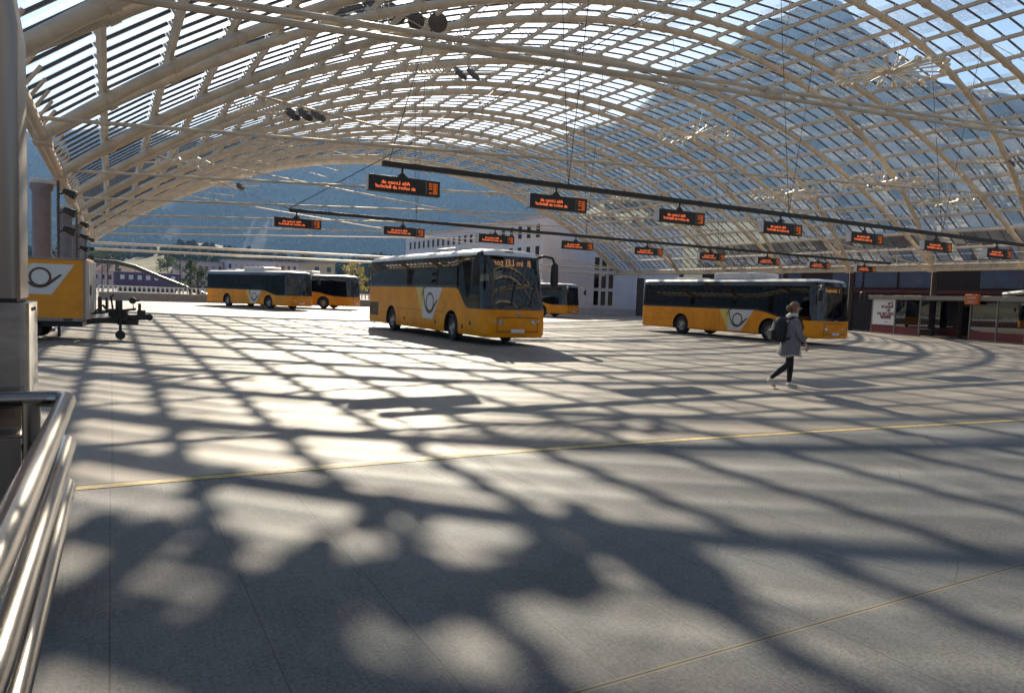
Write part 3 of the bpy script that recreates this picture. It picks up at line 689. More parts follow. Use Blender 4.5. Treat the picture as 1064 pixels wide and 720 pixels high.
# ------------------------------------------------------------------ PERSON
def skinned(name, pts, edges, rad, m, parent=None, sub=2, root=0):
    me = bpy.data.meshes.new(name); me.from_pydata([tuple(p) for p in pts], edges, [])
    o = bpy.data.objects.new(name, me); COL.objects.link(o)
    s = o.modifiers.new('skin', 'SKIN'); 
    for i, v in enumerate(me.skin_vertices[0].data):
        r = rad[i]; v.radius = (r, r) if not isinstance(r, tuple) else r; v.use_root = (i == root)
    ss = o.modifiers.new('sub', 'SUBSURF'); ss.levels = sub; ss.render_levels = sub
    nm = bake(o); bpy.data.objects.remove(o); nm.name = name; nm.materials.clear(); nm.materials.append(m)
    nm.polygons.foreach_set('use_smooth', [True] * len(nm.polygons))
    q = bpy.data.objects.new(name, nm); COL.objects.link(q)
    if parent: q.parent = parent
    return q
def person():
    # local frame: +x is the walking direction, +y to the walker's left, z up; about 1.75 m tall
    root = thing('person', 'person in grey coat and dark leggings striding across with a black backpack', 'person', (12.3, 10.12, 0), R(-28))
    P = [V(0, 0, .95), V(0, 0, 1.12), V(.01, 0, 1.30), V(.02, 0, 1.44), V(.035, 0, 1.50), V(.05, 0, 1.56), V(.06, 0, 1.66), V(.06, 0, 1.74),
         V(0, .09, .90), V(.13, .09, .50), V(.16, .08, .10), V(0, -.09, .90), V(.02, -.10, .50), V(-.36, -.09, .20),
         V(.02, .17, 1.42), V(-.02, .23, 1.15), V(.12, .23, .93), V(.02, -.17, 1.42), V(.06, -.23, 1.15), V(.22, -.22, .95)]
    # front leg planted, rear leg trailing with heel lifted
    P[9] = V(.06, .09, .50); P[10] = V(.05, .09, .10); P[12] = V(-.06, -.09, .50); P[13] = V(-.42, -.09, .20)
    E = [(0, 1), (1, 2), (2, 3), (3, 4), (4, 5), (5, 6), (6, 7), (0, 8), (8, 9), (9, 10), (0, 11), (11, 12), (12, 13), (3, 14), (14, 15), (15, 16), (3, 17), (17, 18), (18, 19)]
    Rd = [(.15, .12), (.13, .11), (.15, .11), (.11, .08), .055, .06, (.085, .095), (.06, .07), .095, .06, .042, .095, .06, .042, .062, .046, .032, .062, .046, .032]
    body = skinned('body', P, E, [r if i not in (14, 17) else .03 for i, r in enumerate(Rd)], M['skin'], root)
    # face: nose, eyes, mouth, ears on the head that looks ahead
    f = MB(); f.lathe((.165, 0, 1.655), (1, 0, -.25), [(.024, -.02), (.018, .01), (0, .028)], 8)
    for s in (-1, 1): f.lathe((.06, s * .083, 1.655), (0, s, 0), [(.032, -.01), (.028, .012), (0, .016)], 10)
    f.build('face_details', M['skin'], root, smooth=60)
    e = MB()
    for s in (-1, 1): e.lathe((.143, s * .034, 1.682), (1, 0, 0), [(.012, -.01), (.011, .006), (0, .009)], 8)
    e.box((.150, 0, 1.607), (.012, .045, .010)); e.build('eyes_and_mouth', M['leggings'], root)
    # hair: cap swept to a low bun
    h = MB(); h.lathe((.035, 0, 1.695), (-.75, 0, .66), [(0, -.05), (.086, -.045), (.100, -.015), (.104, .02), (.092, .06), (.056, .088), (0, .098)], 18)
    h.lathe((-.075, 0, 1.655), (-1, 0, -.1), [(.06, -.03), (.062, .015), (.042, .048), (0, .058)], 14)
    for s in (-1, 1): h.lathe((.0, s * .068, 1.635), (-.2, s * .4, -1), [(.045, -.06), (.042, .0), (.02, .06), (0, .075)], 10)
    h.build('hair', M['hair'], root, smooth=60)
    # coat: closed tapered surface round the torso, flared to the hem
    def shell(rings, n=20):
        mb = MB(); vs = []; fs = []
        for k, (cx, cy, z, rx, ry, wob) in enumerate(rings):
            for i in range(n):
                a = 2 * PI * i / n; w = 1 + wob * math.sin(5 * a + k) + wob * .6 * math.sin(9 * a + 2 * k)
                vs.append((cx + rx * w * math.cos(a), cy + ry * w * math.sin(a), z + (wob * .25 * math.sin(3 * a) if k == 0 else 0)))
        for k in range(len(rings) - 1):
            for i in range(n): j = (i + 1) % n; fs.append((k * n + i, k * n + j, (k + 1) * n + j, (k + 1) * n + i))
        mb.add(vs, fs); return mb
    c = shell([(-.03, 0, .70, .235, .235, .07), (-.02, 0, .80, .215, .225, .05), (0, 0, .95, .185, .215, .03), (.0, 0, 1.10, .16, .195, .02), (.01, 0, 1.28, .16, .205, .02), (.015, 0, 1.40, .135, .205, .02), (.02, 0, 1.46, .10, .14, .02), (.03, 0, 1.50, .07, .08, 0), (.035, 0, 1.535, .075, .085, 0)])
    c.build('coat', M['coat'], root, smooth=70)
    for s, P3 in ((1, [V(.015, .13, 1.425), V(-.02, .235, 1.16), V(.10, .235, .97)]), (-1, [V(.015, -.13, 1.425), V(.06, -.235, 1.16), V(.19, -.225, .98)])):
        skinned('sleeve', P3, [(0, 1), (1, 2)], [.108, .074, .058], M['coat'], root, 2)
    c = shell([(.02, 0, .66, .22, .215, .08), (.02, 0, .74, .20, .205, .05), (.01, 0, .86, .175, .19, .02)]); c.build('shirt_hem', M['cream_cloth'], root, smooth=70)
    c = shell([(-.01, 0, 1.47, .11, .12, .06), (.0, 0, 1.51, .115, .125, .08), (.02, 0, 1.555, .085, .095, .05)]); c.build('scarf', M['cream_cloth'], root, smooth=70)
    for hip, knee, ank in ((P[8], P[9], P[10]), (P[11], P[12], P[13])):
        skinned('legging', [hip, hip.lerp(knee, .5), knee, knee.lerp(ank, .45), ank], [(0, 1), (1, 2), (2, 3), (3, 4)], [.105, .088, .066, .064, .046], M['leggings'], root, 2)
    # trainers
    a = P[10]; skinned('shoe', [a + V(-.05, 0, -.055), a + V(.0, 0, -.045), a + V(.10, 0, -.06), a + V(.19, 0, -.068)], [(0, 1), (1, 2), (2, 3)], [(.045, .042), (.05, .05), (.046, .036), (.035, .028)], M['shoe'], root, 2)
    b = P[13]; d = V(.75, 0, -.66).normalized(); up = V(.66, 0, .75)
    skinned('shoe', [b + V(-.03, 0, .0) - up * .03, b - up * .05 + d * .03, b + d * .13 - up * .06, b + d * .21 - up * .055], [(0, 1), (1, 2), (2, 3)], [(.045, .042), (.05, .05), (.046, .036), (.035, .028)], M['shoe'], root, 2)
    # hands, five fingers each, relaxed
    for s, wst in ((1, V(.12, .23, .93)), (-1, V(.22, -.22, .95))):
        pts = [wst, wst + V(.02, 0, -.045), wst + V(.028, 0, -.085)]; ed = [(0, 1), (1, 2)]; rd = [.024, (.036, .018), (.034, .016)]
        for k, (off, ln) in enumerate(((-.028, .062), (-.010, .075), (.010, .070), (.027, .052))):
            i = len(pts); bse = pts[2] + V(off, 0, -.012)
            pts += [bse, bse + V(.006, -s * .006, -ln * .55), bse + V(.004, -s * .024, -ln)]; ed += [(2, i), (i, i + 1), (i + 1, i + 2)]; rd += [.0095, .0085, .007]
        i = len(pts); pts += [pts[1] + V(.032, -s * .01, -.012), pts[1] + V(.045, -s * .02, -.05)]; ed += [(1, i), (i, i + 1)]; rd += [.011, .008]
        skinned('hand', pts, ed, rd, M['skin'], root, 1)
    return root
person()
bp = thing('backpack', 'bulging black backpack worn on the back of the walking person', 'backpack', (12.3, 10.12, 0), R(-28))
mb = MB()
def sq(cx, z, dx, dy, n=18):
    return [(cx + dx * (abs(math.cos(a)) ** .6) * (1 if math.cos(a) > 0 else -1), dy * (abs(math.sin(a)) ** .6) * (1 if math.sin(a) > 0 else -1), z) for a in [2 * PI * i / n for i in range(n)]]
rings = [sq(-.27, .95, .07, .12), sq(-.28, .975, .115, .155), sq(-.285, 1.12, .135, .17), sq(-.27, 1.28, .12, .165), sq(-.25, 1.41, .10, .14), sq(-.235, 1.455, .06, .10)]
vs = [p for r_ in rings for p in r_]; n = 18; fs = [(k * n + i, k * n + (i + 1) % n, (k + 1) * n + (i + 1) % n, (k + 1) * n + i) for k in range(5) for i in range(n)] + [tuple(range(n)), tuple(range(5 * n, 6 * n))]
mb.add(vs, fs); mb.build('bag', M['pack'], bp, smooth=60)
mb = MB(); mb.box((-.425, 0, 1.10), (.06, .24, .22)); mb.build('front_pocket', M['pack'], bp, bevel=.03)
for s in (-1, 1):
    mb = MB(); mb.tube([(-.17, s * .10, 1.42), (-.02, s * .13, 1.475), (.13, s * .13, 1.42), (.18, s * .14, 1.28), (.13, s * .17, 1.12), (-.17, s * .15, 1.02)], .022, 8); mb.build('strap', M['pack'], bp, smooth=60)

# ------------------------------------------------------------------ TRAILER
def trailer():
    Y = 23.5; x1 = -.62; x0 = -3.9
    t = thing('box_trailer', 'yellow box trailer with a pale flag and horn emblem, behind the steel cabinet', 'trailer', (x1, Y, 0), R(-5))
    Lx = x0 - x1; d = 2.0; z0, z1 = .55, 2.31
    mb = MB(); mb.box((Lx / 2, d / 2, (z0 + z1) / 2), (-Lx, d, z1 - z0)); mb.build('box', M['yellow_box'], t, bevel=.02)
    mb = MB(); mb.box((Lx / 2, -.012, z0 + .04), (-Lx + .02, .03, .09)); mb.box((Lx / 2, -.012, z1 - .03), (-Lx + .02, .03, .06)); mb.box((-.03, -.012, (z0 + z1) / 2), (.05, .03, z1 - z0)); mb.build('edge_trim', M['fascia'], t)
    mb = MB(); mb.box((.02, d / 2, (z0 + z1) / 2), (.04, d - .1, z1 - z0 - .1))
    for k in range(5): mb.box((.05, .2 + .4 * k, (z0 + z1) / 2), (.05, .05, z1 - z0 - .14))
    mb.build('end_panel', M['white'], t)
    mb = MB(); mb.box((.085, .45, 1.42), (.03, .12, .26)); mb.build('latch', M['black'], t)
    def face(u, v, off): return (u, -off - .0015, v)
    emblem(t, lambda u, v, off: face(-.98 + u, 2.12 + v, off), sc=.80, flag=((-1.3, 0), (-.35, 0), (.90, 0), (.22, -1.05), (-1.0, -1.05)), ring=(-.12, -.46))
    mb = MB(); mb.box((-.42, -.03, z0 + .04), (.22, .02, .05)); mb.build('marker', M['black'], t)
    mb = MB(); mb.box((Lx / 2, d / 2, .46), (-Lx - .2, d - .4, .16)); mb.build('chassis', M['black'], t)
    for wx in (Lx * .42, Lx * .75):
        for yy in (.15, d - .15):
            mb = MB(); mb.lathe((wx, yy, .31), (0, 1, 0), [(.0, -.1), (.18, -.1), (.29, -.11), (.31, 0), (.29, .11), (.18, .1), (0, .1)], 20); mb.build('wheel', M['rubber'], t, smooth=35)
    mb = MB()
    for yy in (.35, 1.45): mb.bar((0, yy, .52), (1.0, .85 + (yy - .9) * .25, .62), .10, .14)
    mb.bar((.55, .9, .62), (1.52, .9, .66), .14, .16); mb.box((.75, .9, .78), (.5, .45, .22)); mb.box((1.35, .9, .74), (.22, .2, .26)); mb.bar((.1, .5, .75), (1.2, .75, .9), .05, .06); mb.bar((.1, 1.3, .75), (1.2, 1.05, .9), .05, .06)
    mb.tube([(.6, .9, .85), (.55, .9, 1.25), (.62, .75, 1.3)], .03, 8); mb.tube([(1.15, .9, .85), (1.12, .9, 1.12), (1.3, .9, 1.16)], .03, 8); mb.lathe((1.12, .9, 1.15), (0, 1, 0), [(0, -.05), (.1, -.05), (.1, .05), (0, .05)], 12)
    mb.box((.45, .9, .55), (.7, .5, .16)); mb.box((1.0, .9, .50), (.55, .30, .14)); mb.box((.3, .55, 1.0), (.10, .10, .5)); mb.box((.42, 1.2, 1.0), (.06, .3, .42)); mb.box((.78, .62, 1.02), (.18, .12, .26)); mb.box((1.3, .95, .96), (.08, .12, .22))
    mb.build('drawbar', M['black'], t)
    mb = MB(); mb.lathe((1.58, .9, .66), (1, 0, 0), [(0, -.06), (.09, -.06), (.11, 0), (.06, .07), (0, .08)], 12); mb.build('coupling', M['black'], t)
    mb = MB(); mb.tube([(.82, .55, .9), (.82, .55, .24)], .04, 8); mb.lathe((.82, .55, .14), (.2, 1, 0), [(0, -.05), (.10, -.06), (.14, 0), (.10, .06), (0, .05)], 16); mb.bar((.82, .47, .14), (.82, .47, .34), .04, .03); mb.bar((.82, .63, .14), (.82, .63, .34), .04, .03); mb.build('jockey_wheel', M['black'], t)
    mb = MB()
    for k in range(3): mb.tube([(.15, .6 + .2 * k, .8), (.35, .6 + .2 * k, 1.0), (.55, .62 + .18 * k, .72), (.95, .8, .82)], .02, 6)
    mb.build('cable_loom', M['rubber'], t)
trailer()

# ------------------------------------------------------------------ FOREGROUND STEEL
t = thing('steel_cabinet', 'tall brushed stainless steel cabinet standing behind the tube guard rail', 'cabinet', (-1.0, 5.4, 0))
def rbox(z0, z1, x0, x1, y0, y1, r, top_in=0.0, n=5):
    mb = MB(); rings = []
    for z, ins in ((z0, 0), (z0 + (z1 - z0) * .55, 0), (z1, top_in)):
        ps = []
        for cx, cy, a0 in ((x1 - r, y0 + r, -90), (x1 - r, y1 - r, 0), (x0 + r, y1 - r, 90), (x0 + r, y0 + r, 180)):
            for k in range(n + 1): a = R(a0 + 90 * k / n); ps.append((cx + r * math.cos(a) - (ins if cx > (x0 + x1) / 2 else 0), cy + r * math.sin(a), z))
        rings.append(ps)
    m_ = len(rings[0]); vs = [p for q in rings for p in q]
    fs = [(k * m_ + i, k * m_ + (i + 1) % m_, (k + 1) * m_ + (i + 1) % m_, (k + 1) * m_ + i) for k in range(2) for i in range(m_)] + [tuple(range(m_)), tuple(range(2 * m_, 3 * m_))]
    mb.add(vs, fs); return mb
rbox(1.565, 4.4, -.62, .54, -.38, .2, .08, .20).build('upper_casing', M['steel'], t, smooth=40)
rbox(.0, 1.54, -.62, .585, -.41, .2, .05).build('lower_casing', M['steel_h'], t, smooth=40)
mb = MB(); mb.box((-.04, -.09, 1.553), (1.13, .54, .022)); mb.build('seam', M['black'], t)
mb = MB(); mb.box((.588, -.2, 1.50), (.008, .05, .02)); mb.box((.588, -.05, 1.50), (.008, .05, .02)); mb.build('fixing', M['black'], t)

t = thing('guard_rail', 'low guard rail of three polished stainless steel tubes beside the steel cabinet', 'railing', (-.22, 4.85, 0))
for z in (1.0, .75, .5):
    mb = MB(); pts = [(-.14, -6.5, z), (-.03, -2.8, z), (.0, -.10, z)]
    for k in range(1, 7): a = R(90 * k / 6); pts.append((-.10 + .10 * math.cos(a), -.10 + .10 * math.sin(a), z))
    pts += [(-.16, 0, z), (-1.3, -.02, z)]
    mb.tube(pts, .047, 18); mb.build('rail_tube', M['rail'], t, smooth=50)
for px, py in ((-.17, -.06), (-.14, -3.4)):
    mb = MB(); mb.tube([(px, py, .0), (px, py, .99)], .045, 14); mb.box((px, py, .01), (.16, .16, .02)); mb.build('post', M['steel'], t, smooth=50)
mb = MB(); mb.box((-.62, -.6, .46), (.9, .02, .86)); mb.build('infill_panel', M['steel'], t)
mb = MB(); mb.tube([(-.9, -3.0, .98), (-.45, -.5, .98)], .05, 12); mb.build('inner_rail', M['rail'], t, smooth=50)

t = thing('unseen_dark_hall', 'unseen dark clad hall added behind the viewer to darken reflections in the steel', 'building', (20, -24, 0))  # unseen block, added to darken the steel's reflections and hold back sky fill
mb = MB(); mb.box((0, -4, 4.5), (60, 8, 9)); mb.build('wall', M['dark_wall'], t)
for k in range(18):
    mb = MB(); mb.box((-27 + 3.2 * k, .03, 2.2), (2.4, .05, 3.0)); mb.build('window', M['blue_win'], t)
# ------------------------------------------------------------------ LEFT COLUMNS, SPOTLIGHT POLES
for i, yy in enumerate((28.0, 37.0, 47.5, 58.5)):
    cxp = -1.95 if yy < 30 else -1.72
    t = thing('roof_column', ['thickest lilac grey column, rising behind the yellow trailer', 'lilac grey column just beyond the thickest one, behind the trailer end', 'third lilac grey column along the trailer side of the roof', 'farthest lilac grey column on the trailer side, near the arch foot'][i], 'column', (cxp, yy, 0), 0, 'columns under the left edge of the roof')
    mb = MB(); mb.lathe((0, 0, 0), (0, 0, 1), [(.36, 0), (.36, .12), (.27, .14), (.27, 4.5), (.34, 4.6), (.34, 4.75)], 20); mb.build('shaft', M['column'], t, smooth=35)
    mb = MB(); mb.bar((-.3, 0, 4.84), (XL - cxp + .1, 0, 4.84), .36, .16); mb.build('bracket', M['beam_light'], t, bevel=.02)
def spot_pole(x, y, label):
    t = thing('spotlight_pole', label, 'lamp pole', (x, y, 0), group='poles with stacked spotlights')
    mb = MB(); mb.tube([(0, 0, 0), (0, 0, 4.6)], .04, 8); mb.build('pole', M['cable'], t)
    for z in (3.1, 3.65, 4.2):
        mb = MB(); mb.tube([(0, 0, z), (.16, -.02, z + .06)], .025, 6); mb.lathe((.30, -.05, z + .06), (.8, -.2, -.35), [(0, -.2), (.07, -.18), (.10, -.05), (.13, .14), (.11, .17), (0, .15)], 12); mb.build('spotlight', M['black'], t, smooth=40)
spot_pole(-1.35, 25.3, 'pole with three dark spotlights beside the nearest column')
spot_pole(-1.35, 38.5, 'pole with three small dark spotlights beyond the second column')
spot_pole(-1.35, 52.0, 'distant pole with three tiny spotlights near the roof foot')

# ------------------------------------------------------------------ LAMP CLUSTERS UNDER THE ROOF
def rosette(label, p, n=10, arm=1.1, discs=0, rz=0.0, hang=1.4):
    t = thing('lamp_cluster', label, 'light', p, rz, 'lamp clusters hung under the glass')
    mb = MB()
    for k in range(3): a = 2 * PI * k / 3; mb.tube([(.15 * math.cos(a), .15 * math.sin(a), 0), (.5 * math.cos(a), .5 * math.sin(a), hang)], .012, 5)
    mb.build('hanger_cable', M['beam_light'], t)
    mb = MB(); mb.lathe((0, 0, 0), (0, 0, 1), [(0, -.10), (.16, -.08), (.18, .04), (0, .08)], 12); mb.build('hub', M['beam_light'], t, smooth=40)
    arm_me = lamp_me = None
    for k in range(n):
        a = 2 * PI * k / n + .1
        mb = MB(); e = V(arm * math.cos(a), arm * math.sin(a), .12 * math.sin(3 * a)); mb.tube([(0, 0, 0), e], .035, 6)
        d = V(math.cos(a), math.sin(a), -.7).normalized(); mb.lathe(e, d, [(0, -.18), (.08, -.15), (.12, .12), (0, .09)], 10); mb.build('lamp_arm', M['beam_light'], t, smooth=40)
    return t
def feather(label, p, discs, rz=0.0, flip=1):
    t = thing('lamp_cluster', label, 'light', p, rz, 'lamp clusters hung under the glass')
    mb = MB(); mb.tube([(-1.5 * flip, 0, -.1), (1.8 * flip, 0, .05)], .05, 8); mb.build('boom', M['beam_light'], t)
    mb = MB()
    for k in range(9):
        x = flip * (-1.4 + .22 * k); mb.tube([(x, -.02, -.08), (x - flip * .5, -.55, .16)], .032, 5); mb.tube([(x, .02, -.08), (x - flip * .5, .55, .16)], .032, 5)
    mb.build('rib_array', M['beam_light'], t)
    mb = MB(); mb.tube([(-.8, 0, 0), (-.6, .2, 1.5)], .012, 5); mb.tube([(.8, 0, 0), (.6, -.2, 1.5)], .012, 5); mb.build('hanger_cable', M['beam_light'], t)
    for k in range(discs):
        mb = MB(); c = V(flip * (.35 + .52 * k), -.05, -.02); mb.lathe(c, (.55 * flip, -.45, .55), [(0, .05), (.2, .045), (.34, .0), (.35, -.03), (.2, -.05), (0, -.055)], 18); mb.build('reflector', M['fin'], t, smooth=40)
    return t
def hang_at(px, py, back):
    r = ray(px, py).normalized(); ox, oz = 0 - CX, 1.68 - CZ; a = r.x ** 2 + r.z ** 2; b = 2 * (ox * r.x + oz * r.z); c = ox * ox + oz * oz - RC * RC
    tt = (-b + math.sqrt(b * b - 4 * a * c)) / (2 * a); return EYE + r * (tt - back)
feather('row of pale ribs ending in three dark reflectors, high above the far buses', hang_at(296, 118, 6), 3, R(-28))
feather('pair of dark reflectors under the middle of the glass roof', hang_at(470, 76, 7), 2, R(-28))
feather('pale ribbed lamp bracket hanging in the far arch opening', V(8.3, 58.5, 9.3), 1, R(-28))
feather('ribbed bracket with two dark reflectors high over the terminal building', hang_at(1042, 168, 3), 2, R(-40))
for i, (px, py, bk, n, lab) in enumerate(((722, 140, 4, 18, 'wide spiky pale lamp cluster high above the third display of the nearer bar'), (815, 202, 4, 18, 'spiky lamp cluster low over the nearer sign bar'), (925, 75, 4, 22, 'widest spiky lamp cluster, hung high against the blue sky'), (915, 190, 3, 20, 'spiky lamp cluster above the fifth display of the nearer bar'), (985, 211, 3, 10, 'small spiky lamp cluster low above the sixth display of the nearer bar'), (655, 205, 4, 10, 'distant pale lamp cluster above the middle of the sign bars'), (180, 168, 3, 9, 'small pale lamp cluster close under the roof slope above the trailer'))):
    rosette(lab, hang_at(px, py, bk), n, 2.1 if n > 10 else 1.4, rz=.2 * i)
# the big cluster of reflectors just above the view; its shadow lies on the apron
SUN_EL, SUN_AZ = R(27), R(18.5)
SD = V(math.sin(SUN_AZ) * math.cos(SUN_EL), math.cos(SUN_AZ) * math.cos(SUN_EL), math.sin(SUN_EL))
hub = ground_at(430, 590) + SD * (11.6 / SD.z)
t = thing('lamp_cluster', 'big cluster of round reflectors at the top of the picture, shading the apron', 'light', hub, 0, 'lamp clusters hung under the glass')
mb = MB(); mb.lathe((0, 0, 0), (0, 0, 1), [(0, -.15), (.22, -.1), (.22, .1), (0, .15)], 14); mb.build('hub', M['beam_light'], t, smooth=40)
mb = MB(); mb.tube([(0, 0, .1), (.2, .2, 1.7)], .02, 6); mb.tube([(0, 0, .1), (-.4, .1, 1.6)], .02, 6); mb.build('hanger_cable', M['beam_light'], t)
spots = [((705, 592), .34), ((607, 540), .19), ((580, 592), .30), ((528, 602), .2), ((430, 612), .32), ((487, 612), .22), ((378, 604), .22), ((332, 570), .16), ((376, 546), .13), ((436, 541), .12), ((428, 522), .12), ((306, 602), .24), ((222, 572), .22), ((150, 560), .26), ((110, 602), .18), ((132, 652), .24), ((212, 656), .17), ((318, 652), .24), ((268, 700), .32), ((560, 556), .11), ((100, 548), .2)]
for (px, py), rad in spots:
    gp = ground_at(px, py); zt = 11.6 + .5 * math.sin(px * .05); c = gp + SD * (zt / SD.z) - hub
    ax = (SD + (EYE - (hub + c)).normalized() * -.6).normalized()
    mb = MB(); mb.lathe(c, ax, [(0, .06), (rad * .6, .05), (rad * .97, 0), (rad, -.03), (rad * .6, -.06), (0, -.07)], 22); r_ = mb.build('reflector', M['fin'], t, smooth=40)
    mb = MB(); mb.tube([(0, 0, 0), c * .5 + V(0, 0, .2), c], .03, 6); mb.build('arm', M['beam_light'], r_)

# ------------------------------------------------------------------ RIGHT SIDE: KIOSKS, DARK BUILDING
KA, KB = V(49.3, 33.7, 0), V(43.6, 15.0, 0)
kd = (KB - KA).normalized(); kang = math.atan2(kd.y, kd.x); klen = (KB - KA).length
# local frame: x runs along the front from the far end towards the viewer, +y away behind the front
def pavilion(label, s0, s1, poster=False, bays=3):
    t = thing('glass_pavilion', label, 'kiosk', KA + kd * s0, kang, 'glazed pavilions along the right edge')
    w = s1 - s0; dp = 3.2
    mb = MB(); mb.box((w / 2, dp / 2, 2.62), (w + .5, dp + .4, .30)); mb.build('roof', M['fascia'], t, bevel=.02)
    mb = MB(); mb.box((w / 2, .04, .34), (w, .05, .52)); mb.build('plinth', M['red_band'], t); mb = MB(); mb.box((w / 2, dp, .34), (w, .05, .52)); mb.build('plinth', M['red_band'], t)
    mb = MB(); mb.box((w / 2, .06, .04), (w + .1, .12, .08)); mb.build('kerb', M['fascia'], t)
    for k in range(bays + 1):
        x = w * k / bays; mb = MB(); mb.box((x, .04, 1.28), (.08, .10, 2.4)); mb.build('post', M['fascia'], t); mb = MB(); mb.box((x, dp, 1.28), (.08, .10, 2.4)); mb.build('post', M['fascia'], t)
    for k in range(bays):
        a, b = w * k / bays + .05, w * (k + 1) / bays - .05
        if poster and k == 0:
            mb = MB(); mb.box(((a + b) / 2, .03, 1.56), (b - a, .03, 1.82)); po = mb.build('poster', M['poster'], t)
            for j, (zz, ln) in enumerate(((2.2, .55), (1.97, 1.1), (1.72, .8), (1.48, 1.4), (1.28, 1.3), (1.20, 1.25), (.86, .4))):
                mb = MB()
                if j == 6: put_text(mb, 'Bahn', .16, lambda x, y: ((a + b) / 2 + .3 + x, .011, zz + y))
                else: put_text(mb, ['Der', 'Bezug ist', 'da.', 'Jetzt neu am', 'Bahnhof', 'Schalter'][j], .33, lambda x, y: (b - .2 - ln / 2 + x, .011, zz + y), bold=.014)
                mb.build('lettering', M['poster_red'], po)
        else:
            mb = MB(); mb.box(((a + b) / 2, .04, 1.54), (b - a, .012, 1.88)); mb.build('glass_panel', M['kiosk_glass'], t)
        mb = MB(); mb.box(((a + b) / 2, dp, 1.54), (b - a, .012, 1.88)); mb.build('glass_panel', M['kiosk_glass'], t)
    mb = MB()
    for k in range(bays): mb.box((w * (k + .5) / bays, 1.6, .45), (1.6, .5, .06)); mb.box((w * (k + .5) / bays, 1.6, .22), (1.2, .1, .42))
    mb.build('bench', M['cabin'], t)
    return t
pavilion('glazed pavilion with a white poster in its first bay, beside the bus', .3, 4.9, True, 2)
pavilion('long glazed pavilion under the orange sign and silver duct, dark red plinth', 9.0, 18.6, False, 5)
t = thing('entrance_porch', 'dark recessed doorway between the two glazed pavilions', 'doorway', KA + kd * 5.2, kang)
mb = MB(); mb.box((1.75, 2.9, 1.25), (3.5, .1, 2.5)); mb.build('back_wall', M['dark_wall'], t)
mb = MB(); mb.box((.9, 2.82, 1.05), (1.1, .06, 2.1)); mb.build('door', M['black_gloss'], t)
mb = MB(); mb.box((2.4, 2.82, 1.05), (1.1, .06, 2.1)); mb.build('door', M['black_gloss'], t)
mb = MB(); mb.box((1.75, 1.4, 2.62), (3.0, 3.1, .26)); mb.build('canopy', M['fascia'], t)
t = thing('orange_sign', 'small orange box sign at the top corner of the right pavilion', 'sign', KA + kd * 9.35 + V(-kd.y, kd.x, 0) * -.25 + V(0, 0, 2.55), kang)
mb = MB(); mb.box((0, 0, 0), (.95, .22, .62)); mb.build('box', M['orange'], t, bevel=.02)
mb = MB(); put_text(mb, 'Imbiss', .26, lambda x, y: (x, -.115, .12 + y), squash=1.0); mb.build('lettering', M['decal_white'], t); mb = MB(); put_text(mb, 'Kebab', .2, lambda x, y: (x, -.115, -.14 + y)); mb.build('lettering', M['decal_white'], t)
t = thing('air_duct', 'stepped silver air duct lying on the right pavilion roof', 'duct', KA + kd * 10.3 + V(-kd.y, kd.x, 0) * 1.0 + V(0, 0, 2.78), kang)
mb = MB(); mb.tube([(0, 0, .14), (1.6, 0, .30), (2.4, 0, .30), (3.2, 0, .55), (6.2, 0, .62)], .13, 8); mb.build('pipe', M['duct'], t, smooth=40)
mb = MB(); mb.box((7.0, 0, .40), (1.6, .9, .75)); mb.build('unit', M['fascia'], t, bevel=.03)
mb = MB()
for x in (.5, 2.0, 3.8, 5.4): mb.bar((x, 0, .0), (x, 0, .3), .05, .05)
mb.build('stand', M['black'], t)

t = thing('terminal_building', 'long dark brown building behind the pavilions with a band of blue windows', 'building', (54.5, 30, 0))
mb = MB(); mb.box((6, -3, 1.55), (11, 62, 3.1)); mb.box((6, -3, 6.6), (11, 62, 2.2)); mb.box((6.4, -3, 4.3), (10.2, 62, 2.6)); mb.build('wall', M['dark_wall'], t)
mb = MB(); mb.box((.38, -3, 3.22), (.5, 62.2, .26)); mb.build('ledge', M['red_band'], t)
for k in range(20):
    yy = -33 + 3.1 * k
    if k % 4 == 3: continue
    mb = MB(); mb.box((1.27, yy, 4.35), (.05, 2.9, 1.6)); mb.build('window', M['blue_win'], t)
for k in range(20):
    mb = MB(); mb.box((.47, -33 + 3.1 * k, 6.1), (.05, 2.6, 1.0)); mb.build('upper_window', M['blue_win'], t)
t = thing('gallery_railing', 'pale handrail with thin posts above the dark terminal wall', 'railing', (53.4, 30, 0))
mb = MB()
for z in (5.4, 5.95): mb.tube([(0, -33, z), (0, 27, z)], .04, 6)
for k in range(41): mb.tube([(0, -33 + 1.5 * k, 4.9), (0, -33 + 1.5 * k, 5.95)], .03, 6)
mb.build('balustrade', M['beam_light'], t)
mb = MB(); mb.box((.4, -3, 4.85), (1.0, 60.5, .12)); mb.build('walkway', M['dark_wall'], t)
for i, yy in enumerate((17, 23.5, 30, 36.5, 43, 49.5, 56)):
    mb = MB(); mb.lathe((0, 0, 0), (0, 0, 1), [(.30, 0), (.22, .05), (.22, 4.5), (.3, 4.6)], 16); o = mb.build('roof_column', M['dark_wall'], smooth=35); o.location = (51.0, yy, 0)
    tag(o, '%s dark column on the terminal side of the roof, counted from the near end' % ORD[i], 'column', 'columns under the right edge of the roof')
t = thing('wall_column', 'dark ribbed post at the end of the pale wall, by the bus rear', 'post', at_y(664, 326, 66) * V(1, 1, 0).length * 0 + V(at_y(664, 326, 66).x, 66, 0))
mb = MB(); mb.box((0, 0, 2.2), (.8, .3, 4.4))
for k in range(10): mb.bar((-.45, -.16, .3 + .42 * k), (.1, -.2, .5 + .42 * k), .06, .12)
mb.build('post', M['cable'], t)

